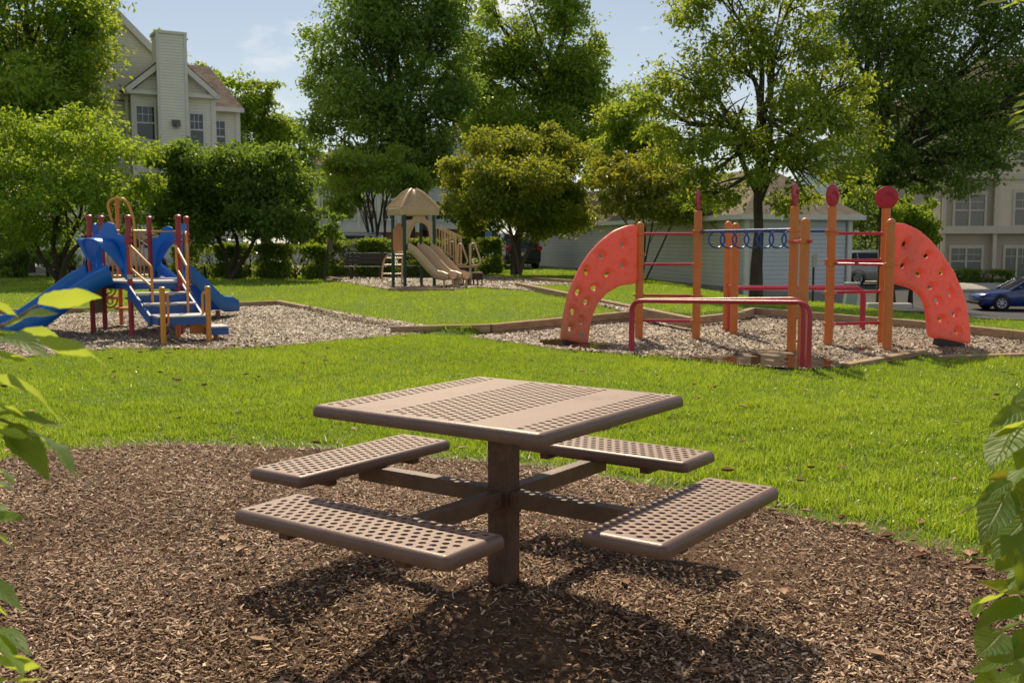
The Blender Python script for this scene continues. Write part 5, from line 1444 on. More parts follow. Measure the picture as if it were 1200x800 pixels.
def sign(label, base, top, w, h, ang, mat, tilt=0., pole='dark_steel'):
    t = thing('sign', label, 'sign', base)
    b = vec(base); tp = vec(top)
    mb = MB(); mb.bar(b - (0, 0, .15), tp, .06, .04, up=(0, 1, 0)); mb.build('post', M[pole], t, smooth=0)
    u = np.array([math.cos(ang), math.sin(ang), 0]); n = np.array([u[1], -u[0], 0])
    c = tp - (0, 0, h / 2 - .05) + n * .04
    mb = MB(); mb.box(c, (w, .02, h), M=np.stack([u, n, ZV], 1)); mb.build('sign_panel', M[mat], t, smooth=0, bevel=.004)
    return t
sb_ = np.array([*(-6.64, 36.01), .2])
sign('leaning grey sign seen edge-on between the two hedges', sb_, np.array((-6.361, 36, 1.596)), .28, .50, 1.25, 'sign_dark')
sign('small beige sign on a dark post in front of the garage end wall', (8.95, 30.6, T(8.95, 30.6)), (8.95, 30.6, 1.12), .26, .40, .9, 'sign_back')
sign('blue parking sign above the black SUV', (-1.25, 55., T(-1.25, 55)), (-1.25, 55., 2.05), .36, .42, 0, 'sticker')
cab = thing('utility_cabinet', 'pale green leaning utility cabinet beside the garage', 'utility cabinet', (9.8, 29.8, T(9.8, 29.8)))
z_ = T(9.8, 29.8)
mb = MB(); mb.loft([[(9.62, 29.7, z_ - .1), (9.95, 29.7, z_ - .1), (9.95, 30.0, z_ - .1), (9.62, 30.0, z_ - .1)], [(9.72, 29.72, z_ + .62), (10.03, 29.72, z_ + .62), (10.03, 30., z_ + .62), (9.72, 30., z_ + .62)]]); c_ = mb.build('body', M['green_box'], cab, smooth=0, bevel=.02)
mb = MB(); mb.box((9.875, 29.86, z_ + .65), (.38, .36, .06)); mb.build('lid', M['green_box'], cab, smooth=0, bevel=.015)
slabt = thing('concrete_slab', 'low pale concrete kerb stop on the grass behind the orange frame', 'kerb stop', (9.6, 26.3, T(9.6, 26.3)))
mb = MB(); mb.box((9.65, 26.3, T(9.65, 26.3) + .07), (1.1, .3, .16), rz=-.1); mb.build('block', M['concrete'], slabt, smooth=0, bevel=.03)
lv = thing('louvre_screen', 'dark slatted screen behind the left shrubs', 'slatted screen', (-20., 46.6, .2))
mb = MB()
x0, x1 = (73 - 600) / 1205.3 * 46.6, (88 - 600) / 1205.3 * 46.6
for k in range(6): mb.bar((x0, 46.6, .6 + .17 * k), (x1, 46.6, .6 + .17 * k), .03, .075)
mb.build('slats', M['white_trim'], lv, smooth=0)
mb = MB(); mb.box(((x0 + x1) / 2, 46.75, .9), (x1 - x0, .08, 1.5)); mb.build('back', M['black_rubber'], lv, smooth=0)

# ------------------------------------------------------------------ trees
def leaf_cloud(blobs, nleaf, size, seed, per=26, spread=.34, box=False, shell=.5, asp=.55, droop=.25, colbias=0., gap=0.):
    r = np.random.default_rng(seed)
    B = np.array(blobs, float)
    if not box:
        # break every lobe of the crown into boughs, so that light and dark clumps and gaps appear
        sub = []
        for q in B:
            k = int(np.clip(6 + 5 * q[3:6].mean(), 7, 16)) if q[3:6].mean() > .5 else 4
            dd = r.normal(0, 1, (k, 3)); dd /= np.linalg.norm(dd, axis=1)[:, None]
            rr_ = .45 + .62 * r.random(k) ** .7
            f = r.uniform(.22, .42, k)
            for j in range(k):
                c0 = q[:3] + dd[j] * q[3:6] * rr_[j]
                m_ = q[3:6].mean() * f[j]
                sub.append([*c0, m_ * r.uniform(1., 1.5), m_ * r.uniform(1., 1.5), m_ * r.uniform(.55, .9)])
            sub.append([*q[:3], *(q[3:6] * .36)])
        B = np.array(sub)
    area = (B[:, 3] * B[:, 5] + B[:, 3] * B[:, 4] + B[:, 4] * B[:, 5])
    nt = max(1, nleaf // per)
    bi = r.choice(len(B), nt, p=area / area.sum())
    d = r.normal(0, 1, (nt, 3)); d /= np.linalg.norm(d, axis=1)[:, None]
    if box: d = np.sign(d) * np.abs(d) ** .45; d /= np.abs(d).max(1)[:, None]
    rad = shell + (1 - shell) * r.random(nt) ** .6
    stray = r.random(nt) < .10
    rad = np.where(stray & (not box), rad * r.uniform(1.0, 1.45, nt), rad)
    c = B[bi, :3] + d * B[bi, 3:6] * rad[:, None]
    bcol = r.normal(0, .10, len(B))
    tcol = r.normal(0, .10, nt) + bcol[bi]
    # fans of leaves around every twig end
    n = nt * per
    ti = np.repeat(np.arange(nt), per)
    sp = spread * np.clip(B[bi, 3:6].mean(1) * 1.25, .12, 1.3) if not box else np.full(nt, spread)
    p = c[ti] + r.normal(0, 1, (n, 3)) * (sp[ti, None] * np.array([1, 1, .55]))
    out = d[ti] * .6 + r.normal(0, .7, (n, 3)) + np.array([0, 0, -droop]); out /= np.linalg.norm(out, axis=1)[:, None]
    nr = r.normal(0, .8, (n, 3)) + np.array([0, 0, .9]); s = np.cross(nr, out); s /= np.linalg.norm(s, axis=1)[:, None] + 1e-9
    nn = np.cross(out, s)
    L = size * r.uniform(.45, 1.5, n)[:, None]; W = L * asp * r.uniform(.8, 1.15, n)[:, None]
    v = np.stack([p, p + out * L * .45 + s * W / 2 + nn * W * .18, p + out * L - nn * L * .12, p + out * L * .45 - s * W / 2 + nn * W * .18], 1).reshape(-1, 3)
    b = np.arange(n)[:, None] * 4
    F = np.concatenate([b + np.array([0, 1, 2]), b + np.array([0, 2, 3])])
    col = np.clip(.42 + colbias + tcol[ti] + r.normal(0, .12, n), 0, 1)
    return v, F, np.repeat(col, 4)

def limbs(mb, base, fork, targets, r0, seed, nstem=1, wob=.12, twigs=3, blobs=None, seg=8, low=.72):
    rr = random.Random(seed)
    base, fork = vec(base), vec(fork)
    if nstem == 1:
        n = 6; pts = []
        for i in range(n + 1):
            t = i / n; q = base + (fork - base) * t
            q = q + np.array([rr.uniform(-1, 1), rr.uniform(-1, 1), 0]) * wob * (t * (1 - t)) * 4 * .3
            pts.append(q)
        pts[0] = pts[0] - (0, 0, .3)
        mb.tube(pts, [r0 * (1.45 if i == 0 else 1.15 if i == 1 else 1 - .3 * i / n) for i in range(n + 1)], 10)
    for k, (tg, rb) in enumerate(targets):
        tg = vec(tg)
        if nstem > 1:
            a = 2 * PI * k / max(1, len(targets)); st = base + np.array([math.cos(a), math.sin(a), 0]) * r0 * 1.1 - (0, 0, .2); rs = r0 * .62
        else:
            f = rr.uniform(low, 1.0); st = base + (fork - base) * f; rs = r0 * .58
        L = np.linalg.norm(tg - st)
        c1 = st + (fork - base if nstem == 1 else (tg - base) * np.array([.25, .25, .6])) * .0 + (tg - st) * .35 + np.array([rr.uniform(-1, 1), rr.uniform(-1, 1), rr.uniform(.2, 1)]) * L * .09
        c2 = st + (tg - st) * .7 + np.array([rr.uniform(-1, 1), rr.uniform(-1, 1), rr.uniform(0, 1)]) * L * .07
        pts = spline([st, c1, c2, tg], 5); m = len(pts)
        mb.tube(pts, [max(.012, rs * (1 - .8 * i / m)) for i in range(m)], seg)
        for q in range(twigs):
            j = rr.randrange(m // 3, m - 1); o = pts[j]
            dv = np.array([rr.gauss(0, 1), rr.gauss(0, 1), rr.gauss(.35, .6)]); e = tg + unit(dv) * np.array(rb) * rr.uniform(.5, .95)
            mdl = (o + e) / 2 + np.array([rr.uniform(-1, 1), rr.uniform(-1, 1), .6]) * np.linalg.norm(e - o) * .1
            pp = spline([o, mdl, e], 4); mm = len(pp)
            mb.tube(pp, [max(.008, rs * .38 * (1 - .85 * i / mm)) for i in range(mm)], 6)

def tree(name, label, cat, base, fork, r0, blobs, nleaf, size, lmat, seed, group='trees around the play area', nstem=1, bark='bark', twigs=3, stems=None, low=.72, **kw):
    z = T(base[0], base[1]); b = (base[0], base[1], z)
    t = thing(name, label, cat, b, group)
    mb = MB()
    tg = [((q[0], q[1], q[2]), (q[3], q[4], q[5])) for q in (stems or blobs)]
    limbs(mb, b, fork, tg, r0, seed, nstem=nstem, twigs=twigs, low=low)
    mb.build('trunk', M[bark], t, smooth=60)
    v, F, c = leaf_cloud(blobs, nleaf, size, seed, **kw)
    np_mesh('crown', v, F, 3, M[lmat], t, col=c)
    return t

M['leaf_mid'] = leaf_mat('leaf_mid', [(0, (0.060, 0.133, 0.021)), (.5, (0.152, 0.281, 0.040)), (1, (0.364, 0.503, 0.066))], (0.667, 0.763, 0.053), tfac=0.54)
M['leaf_maple'] = leaf_mat('leaf_maple', [(0, (0.048, 0.093, 0.022)), (.5, (0.104, 0.183, 0.035)), (1, (0.259, 0.351, 0.056))], (0.413, 0.584, 0.043), tfac=0.48)
M['leaf_dark'] = leaf_mat('leaf_dark', [(0, (0.049, 0.098, 0.025)), (.5, (0.107, 0.192, 0.041)), (1, (0.266, 0.369, 0.065))], (0.423, 0.614, 0.050), tfac=0.48)
M['leaf_deep'] = leaf_mat('leaf_deep', [(0, (0.062, 0.109, 0.022)), (.5, (0.124, 0.200, 0.036)), (1, (0.262, 0.353, 0.053))], (0.367, 0.542, 0.041), tfac=0.42)
M['leaf_light'] = leaf_mat('leaf_light', [(0, (0.064, 0.132, 0.017)), (.5, (0.160, 0.275, 0.033)), (1, (0.340, 0.440, 0.059))], (0.596, 0.738, 0.042), tfac=0.55)
M['leaf_yellow'] = leaf_mat('leaf_yellow', [(0, (0.085, 0.121, 0.016)), (.5, (0.209, 0.252, 0.032)), (.85, (0.380, 0.362, 0.048)), (1, (0.568, 0.343, 0.059))], (0.681, 0.644, 0.039), tfac=.45)
M['leaf_open'] = leaf_mat('leaf_open', [(0, (0.049, 0.091, 0.014)), (.5, (0.142, 0.212, 0.028)), (.85, (0.273, 0.328, 0.040)), (1, (0.503, 0.364, 0.050))], (0.600, 0.703, 0.050), tfac=0.55)
M['leaf_myrtle'] = leaf_mat('leaf_myrtle', [(0, (0.052, 0.098, 0.017)), (.5, (0.130, 0.208, 0.026)), (.85, (0.347, 0.359, 0.048)), (1, (0.636, 0.461, 0.066))], (0.636, 0.634, 0.043), tfac=0.52)
M['leaf_hedge'] = leaf_mat('leaf_hedge', [(0, (0.069, 0.133, 0.024)), (.5, (0.155, 0.254, 0.035)), (1, (0.488, 0.527, 0.104))], (0.585, 0.704, 0.059), tfac=0.42)

tree('dogwood_tree', 'spreading multi-stemmed tree at the far left, beside the blue slide', 'tree', (-14.445, 33), (-14.374, 33, 1.887), .17,
     [(-15.125, 33, 4.572, 1.643, 1.396, 1.15), (-13.299, 33, 4.306, 1.588, 1.35, 1.232), (-16.743, 34, 3.702, 1.749, 1.487, 1.41), (-13.941, 32, 3.052, 2.124, 1.805, 1.062), (-12.192, 33, 3.503, 0.986, 0.838, 1.04), (-15.907, 33, 2.292, 1.917, 1.629, 0.876), (-17.901, 34, 2.872, 1.693, 1.439, 1.693), (-12.713, 32.5, 2.467, 1.132, 0.963, 0.755), (-14.372, 33.5, 5.159, 1.112, 0.945, 0.778)],
     36000, .135, 'leaf_light', 31, nstem=4, stems=[(-15.61, 33, 2.832, 1.369, 1.164, 1.095), (-14.426, 32.5, 3.077, 1.079, 0.917, 1.079), (-13.699, 33, 3.101, 1.095, 0.931, 1.095), (-12.697, 32.8, 2.422, 1.089, 0.925, 0.816)], spread=.30, twigs=7)
tree('tall_tree', 'tall dense tree rising out of frame at the upper left', 'tree', (-20.78, 44), (-20.575, 44, 4.524), .3,
     [(-20.676, 44, 10.164, 2.92, 2.482, 2.555), (-18.402, 44, 9.99, 1.46, 1.241, 2.19), (-18.893, 43, 8.088, 2.497, 2.123, 1.784), (-22.546, 44, 8.417, 2.555, 2.172, 2.92), (-17.781, 43, 7.917, 1.142, 0.97, 1.427), (-20.275, 45, 13.543, 3.36, 2.856, 2.613), (-23.988, 45, 11.78, 2.987, 2.539, 3.36), (-17.714, 44, 11.137, 1.095, 0.931, 1.46), (-20.854, 44, 6.302, 3.285, 2.793, 1.46)],
     56000, .21, 'leaf_mid', 32, spread=.36)
tree('dense_maple', 'dark dense tree between the blue slide and the trimmed hedge', 'tree', (-9.904, 36), (-9.867, 36, 1.625), .15,
     [(-11.519, 36, 3.947, 0.956, 0.812, 1.075), (-10.119, 36, 3.304, 1.643, 1.396, 1.254), (-8.571, 36, 3.713, 1.254, 1.066, 1.254), (-7.346, 36, 2.893, 1.075, 0.914, 1.016), (-10.762, 35.8, 2.505, 1.663, 1.414, 0.891), (-8.776, 35.5, 2.322, 2.062, 1.752, 0.825), (-12.225, 36.5, 2.852, 0.848, 0.721, 1.211), (-6.947, 36, 2.068, 0.717, 0.609, 0.717), (-12.215, 36, 4.356, 0.538, 0.457, 0.597), (-11.414, 36, 4.472, 0.448, 0.381, 0.478), (-9.977, 36, 4.181, 0.448, 0.381, 0.448), (-8.317, 36, 4.472, 0.418, 0.355, 0.418), (-6.38, 36, 2.186, 0.418, 0.355, 0.478)],
     48000, .15, 'leaf_maple', 33, nstem=3, stems=[(-10.953, 36, 3.098, 1.195, 1.016, 1.195), (-9.762, 36, 3.392, 1.195, 1.016, 1.195), (-8.289, 36, 3.098, 1.195, 1.016, 1.195)], spread=.30)
tree('tall_oak', 'tallest dark tree behind the tan play tower, left of centre', 'tree', (-5.852, 58), (-5.787, 58, 7.358), .42,
     [(-8.002, 58, 11.905, 2.791, 2.372, 3.176), (-4.703, 58, 12.457, 2.214, 1.882, 3.609), (-6.671, 59, 14.975, 3.035, 2.58, 2.937), (-8.464, 57, 8.633, 2.743, 2.331, 2.648), (-4.651, 57, 8.633, 2.365, 2.01, 2.743), (-9.517, 57, 6.798, 1.513, 1.286, 1.797), (-7.008, 57, 5.968, 2.837, 2.412, 1.797), (-4.109, 57, 6.245, 1.513, 1.286, 1.513), (-10.196, 58, 10.243, 1.155, 0.982, 1.829), (-3.553, 59, 10.488, 1.077, 0.915, 2.741), (-9.112, 56, 4.344, 1.208, 1.027, 0.929), (-6.635, 59, 18.204, 2.937, 2.496, 2.448)],
     76000, .225, 'leaf_dark', 34, colbias=.14, spread=.36, twigs=5)
tree('small_tree', 'small multi-stemmed tree behind the hedge, left of the tan tower', 'tree', (-6.74, 50), (-6.719, 50, 2.408), .14,
     [(-7.469, 50, 4.732, 1.742, 1.481, 0.996), (-5.909, 50, 4.732, 1.245, 1.058, 1.079), (-4.931, 50, 4.041, 0.996, 0.846, 0.913), (-8.23, 50, 3.307, 0.83, 0.705, 0.747)],
     13000, .17, 'leaf_mid', 35, nstem=5, stems=[(-7.721, 50, 4.326, 1.245, 1.058, 0.83), (-7.058, 50, 4.732, 0.83, 0.705, 0.83), (-6.237, 50, 4.732, 0.83, 0.705, 0.83), (-5.667, 50, 4.326, 0.83, 0.705, 0.83), (-6.781, 50.4, 4.962, 0.836, 0.711, 0.836)], spread=.34, twigs=4)
tree('sweetgum_tree', 'tall two-topped green tree in the centre background', 'tree', (2.73, 66), (2.697, 66, 8.696), .42,
     [(-1.072, 66, 12.815, 2.19, 1.862, 3.066), (2.249, 66, 13.444, 2.519, 2.141, 4.271), (4.409, 66, 10.709, 2.3, 1.955, 3.066), (0, 65, 9.11, 3.02, 2.567, 2.589), (2.809, 67, 18.115, 2.001, 1.701, 3.335), (-2.12, 65, 10.049, 1.402, 1.192, 2.049), (5.717, 66, 8.696, 1.424, 1.21, 1.971), (2.126, 65, 8.064, 3.128, 2.659, 2.157), (4.929, 66, 13.234, 1.095, 0.931, 1.533), (-1.192, 67, 16.062, 0.889, 0.756, 1.779), (5.41, 66, 6.565, 1.643, 1.396, 1.971)],
     64000, .25, 'leaf_mid', 36, spread=.36, twigs=5)
tree('crape_myrtle', 'round-headed multi-stemmed tree right of the tan play tower', 'tree', (0.17, 41), (0.169, 41, 1.978), .16,
     [(-1.076, 41, 4.319, 1.429, 1.214, 1.157), (0.672, 41, 4.917, 1.565, 1.33, 1.089), (2.152, 41, 4.452, 1.157, 0.983, 1.293), (-2.022, 41, 3.586, 0.884, 0.752, 1.02), (0.197, 40, 3.437, 2.257, 1.918, 1.128), (2.266, 40.5, 2.966, 1.075, 0.914, 1.075), (-0.408, 41.5, 5.428, 0.757, 0.644, 0.551), (1.426, 41.5, 5.528, 0.826, 0.702, 0.551), (-1.735, 40.5, 2.569, 0.739, 0.628, 0.739), (1.013, 41, 2.649, 1.871, 1.59, 0.748)],
     58000, .14, 'leaf_myrtle', 37, nstem=5, stems=[(-0.842, 41, 3.652, 1.361, 1.157, 1.361), (-0.067, 40.6, 3.962, 1.347, 1.145, 1.347), (0.606, 41, 3.986, 1.361, 1.157, 1.361), (1.348, 41, 3.652, 1.361, 1.157, 1.361), (2.024, 41, 3.151, 1.361, 1.157, 1.361)], bark='bark_light', spread=.30, twigs=5)
tree('young_tree', 'yellowing loose young tree against the garage wall', 'tree', (4.783, 38), (4.765, 38, 1.944), .07,
     [(3.994, 38, 3.743, 1.009, 0.858, 0.946), (5.303, 38, 3.867, 1.198, 1.018, 1.072), (6.622, 38, 3.372, 0.757, 0.643, 0.946), (4.476, 37.5, 2.797, 1.182, 1.005, 0.622), (3.676, 38, 4.421, 0.694, 0.59, 0.567), (3.457, 37.5, 2.859, 0.498, 0.423, 0.622), (5.944, 38, 2.721, 0.946, 0.804, 0.567), (6.851, 37.5, 2.859, 0.933, 0.793, 0.622)],
     15000, .15, 'leaf_yellow', 38, nstem=5, stems=[(3.806, 38, 3.805, 0.631, 0.536, 0.631), (4.427, 38, 4.113, 0.631, 0.536, 0.631), (5.052, 38, 3.959, 0.631, 0.536, 0.631), (5.774, 38, 3.65, 0.631, 0.536, 0.631), (6.403, 38, 3.341, 0.631, 0.536, 0.631)], spread=.34, twigs=4)
tree('mid_tree', 'dark green tree between the two-topped tree and the open-crowned tree', 'tree', (5.368, 47), (5.329, 47, 3.966), .2,
     [(5.377, 47, 6.628, 1.482, 1.26, 1.56), (4.699, 47, 5.301, 1.17, 0.994, 1.17), (6.217, 46, 5.406, 1.145, 0.973, 1.527), (5.556, 47, 7.76, 0.858, 0.729, 0.78), (4.136, 48, 4.603, 0.876, 0.745, 0.956)],
     18000, .18, 'leaf_mid', 39, spread=.34)
tree('open_maple', 'open-crowned tree with visible dark limbs behind the ring ladder', 'tree', (6.648, 28), (6.666, 28, 5.235), .145,
     [(4.555, 28, 5.906, 1.069, 0.908, 1.069), (5.675, 28, 6.841, 1.301, 1.106, 1.069), (7.088, 28, 6.619, 1.208, 1.027, 1.208), (8.249, 28, 5.727, 1.069, 0.908, 1.069), (5.339, 27.5, 4.992, 1.506, 1.28, 1.05), (7.415, 27.5, 4.55, 1.506, 1.28, 0.958), (8.961, 28, 4.83, 0.929, 0.79, 0.976), (4.501, 27.5, 4.107, 0.958, 0.815, 0.821), (6.191, 27, 3.842, 1.568, 1.333, 0.717), (5.752, 28.5, 8.127, 1.23, 1.045, 0.946), (7.596, 28.5, 8.015, 0.993, 0.844, 0.946), (8.017, 27, 3.404, 0.941, 0.8, 0.627), (4.921, 27, 3.185, 0.806, 0.685, 0.448), (3.883, 28, 5.055, 0.511, 0.434, 0.883), (9.156, 28, 5.861, 0.604, 0.513, 0.65), (5.108, 27, 2.658, 0.986, 0.838, 0.314), (7.802, 27.5, 2.724, 0.913, 0.776, 0.342), (9.015, 28, 3.111, 0.697, 0.592, 0.465)],
     32000, .118, 'leaf_open', 40, spread=.34, per=18, twigs=7, colbias=0., shell=.25, low=.48)
tree('red_oak', 'big dark tree at the upper right over the apartment building', 'tree', (15.308, 42), (14.988, 42, 5.407), .3,
     [(15.653, 42, 9.771, 2.718, 2.31, 2.648), (18.401, 42, 9.172, 2.718, 2.31, 2.648), (14.065, 42, 8.371, 1.742, 1.481, 2.3), (16.391, 41, 6.634, 2.653, 2.255, 1.905), (19.013, 41, 6.371, 1.905, 1.619, 1.701), (20.401, 42, 10.103, 2.091, 1.777, 2.788), (15.177, 41, 5.049, 1.905, 1.619, 1.225), (17.264, 40.5, 4.613, 1.882, 1.599, 1.008), (16.606, 43, 13.008, 3.568, 3.032, 2.141), (20.081, 43, 12.672, 2.854, 2.426, 2.141), (13.983, 43, 10.647, 1.284, 1.092, 1.784), (18.529, 40, 4.51, 0.796, 0.677, 0.531), (20.557, 41, 6.963, 1.02, 0.867, 1.701), (13.938, 42.5, 4.697, 1.41, 1.199, 1.269), (15.194, 42, 3.431, 1.185, 1.007, 0.697), (13.651, 43, 3.337, 0.785, 0.667, 0.714), (16.532, 41.5, 3.847, 1.24, 1.054, 0.689)],
     76000, .16, 'leaf_deep', 41, spread=.36, twigs=6)
tree('arborvitae', 'bright green evergreen shrub left of the right apartments', 'shrub', (17.833, 46), (17.802, 46, 0.9), .1,
     [(17.69, 46, 1.846, 1.069, 0.908, 1.45), (17.959, 46, 2.788, 0.763, 0.649, 0.916), (17.193, 46, 0.9, 0.763, 0.649, 0.84), (18.506, 46, 2.336, 0.534, 0.454, 0.763), (18.455, 46, 0.71, 0.687, 0.584, 0.763)],
     15000, .15, 'leaf_light', 42, spread=.24, twigs=2)
far = 'far trees behind the houses'
tree('far_tree', 'far tree with a lumpy top showing on both sides of the chimney', 'tree', (-26.037, 78), (-25.69, 78, 11.881), .4,
     [(-26.187, 78, 16.108, 0.712, 0.605, 1.035), (-24.815, 78, 15.489, 0.777, 0.66, 0.906), (-25.65, 78, 13.129, 1.683, 1.43, 2.33), (-23.8, 78, 13.441, 1.035, 0.88, 1.294)], 7000, .28, 'leaf_mid', 43, far, spread=.4)
tree('far_tree', 'far pale green tree right behind the beige house roof', 'tree', (-22.342, 80), (-22.096, 80, 10.22), .4,
     [(-22.271, 80, 13.427, 1.128, 0.959, 1.46), (-21.531, 80, 11.827, 1.726, 1.467, 2.257), (-22.572, 80, 9.576, 1.991, 1.693, 3.053), (-20.805, 80, 9.576, 1.858, 1.58, 2.92)], 13000, .28, 'leaf_light', 44, far, spread=.36)
tree('far_tree', 'far narrow dark tree between the beige house and the tall dark tree', 'tree', (-19.513, 82), (-19.314, 82, 9.777), .35,
     [(-19.164, 82, 13.397, 0.952, 0.81, 1.361), (-19.536, 82, 11.756, 1.361, 1.157, 1.905), (-18.77, 82, 10.108, 1.497, 1.272, 2.041), (-19.486, 82, 8.121, 1.905, 1.619, 2.041)], 9000, .28, 'leaf_mid', 45, far, spread=.36)
tree('far_tree', 'far low tree right of the narrow dark one, under open sky', 'tree', (-17.698, 84), (-17.601, 84, 5.897), .3,
     [(-17.847, 84, 10.655, 1.394, 1.185, 1.394), (-16.788, 84, 8.622, 1.533, 1.303, 1.673), (-18.262, 84, 7.262, 1.812, 1.54, 1.812)], 7000, .28, 'leaf_light', 46, far, spread=.36)
tree('far_tree', 'far round tree showing in the sky gap right of the two-topped tree', 'tree', (10.047, 90), (9.983, 90, 6.21), .35,
     [(9.392, 90, 13.477, 1.195, 1.016, 1.195), (10.647, 90, 12.755, 1.643, 1.396, 1.941), (8.98, 90, 10.584, 1.941, 1.65, 2.24), (11.205, 90, 9.13, 1.941, 1.65, 2.987)], 9000, .28, 'leaf_mid', 47, far, spread=.36)
for k, (px, py, rx, rz, Y, lab) in enumerate(((20, 262, 60, 40, 53, 'shaded evergreen mass behind the left shrubs, at the frame edge'), (130, 268, 36, 40, 53, 'shaded tree behind the blue tower, left of the white SUV'), (205, 262, 40, 44, 54, 'shaded tree between the blue tower and the dark dense tree'),
                                            (560, 262, 24, 40, 62, 'small dark tree behind the black SUV'), (1028, 246, 40, 46, 66, 'shaded tree between the garage and the right apartments'))):
    x = (px - 600) / 1205.3 * Y; r_ = rx * Y / 1205.3; zc = 1.5126 + (283.8 - py) / 1205.3 * Y; h_ = rz * Y / 1205.3
    tree('shade_tree', lab, 'tree', (x, Y), (x, Y, zc), .18, [(x - r_ * .4, Y, zc, r_ * .7, r_ * .6, h_ * .9), (x + r_ * .4, Y, zc - h_ * .1, r_ * .7, r_ * .6, h_ * .85), (x, Y, zc - h_ * .5, r_, r_ * .7, h_ * .6)], 9000, .2, 'leaf_deep', 60 + k, spread=.3)

def hedge(name, label, cat, px0, px1, ptop, Y, depth, n, size, lmat, seed, box=True, group='hedges and clipped shrubs'):
    x0, x1 = (px0 - 600) / 1205.3 * Y, (px1 - 600) / 1205.3 * Y
    z0 = T((x0 + x1) / 2, Y); zt = 1.5126 + (283.8 - ptop) / 1205.3 * Y
    t = thing(name, label, cat, ((x0 + x1) / 2, Y, z0), group)
    w = x1 - x0; h = zt - z0
    k = max(1, int(round(w / 1.5))) if box else 1
    blobs = [(x0 + w * (i + .5) / k, Y, z0 + h * .56, w / k * (.74 if k > 1 else .56), depth / 2, h * .44) for i in range(k)]
    v, F, c = leaf_cloud(blobs, n, size, seed, per=14, spread=.06 if box else .14, box=box, shell=.75 if box else .4)
    np_mesh('foliage', v, F, 3, M[lmat], t, col=c)
    mb = MB(); rr = random.Random(seed)
    for i in range(int(max(3, w * 2.4))):
        x = x0 + w * (i + rr.uniform(.2, .8)) / max(3, w * 2.4); y = Y + rr.uniform(-.3, .3) * depth
        for q in range(3): mb.tube(spline([(x, y, z0 - .1), (x + rr.uniform(-.1, .1), y + rr.uniform(-.1, .1), z0 + h * .35), (x + rr.uniform(-.35, .35), y + rr.uniform(-.3, .3), z0 + h * .85)], 3), [.03 - .0035 * j for j in range(7)], 5)
    mb.build('stems', M['bark'], t, smooth=60)
hedge('hedge', 'loose dark hedge behind the blue slide exit', 'hedge', 222, 375, 288, 37.6, 1.3, 52000, .10, 'leaf_hedge', 71)
hedge('hedge', 'square-trimmed hedge behind the dark bench', 'hedge', 386, 492, 282.5, 38.6, 1.4, 60000, .095, 'leaf_hedge', 72)
hedge('hedge', 'square-trimmed hedge right of the tan play tower, beside the black SUV', 'hedge', 500, 576, 281, 41.5, 1.6, 44000, .10, 'leaf_hedge', 73)
hedge('shrub', 'rounded dark shrub at the far left edge of the lawn', 'shrub', -25, 42, 289, 38.5, 1.8, 9000, .09, 'leaf_hedge', 74, box=False)
hedge('shrub', 'rounded yellow-green shrub behind the multi-stemmed tree', 'shrub', 52, 90, 290, 39.5, 1.3, 5000, .08, 'leaf_mid', 75, box=False)
hedge('shrub', 'low dark bushes along the foot of the right apartments', 'shrub', 1098, 1172, 317, 55.6, 1.2, 12000, .1, 'leaf_hedge', 76)

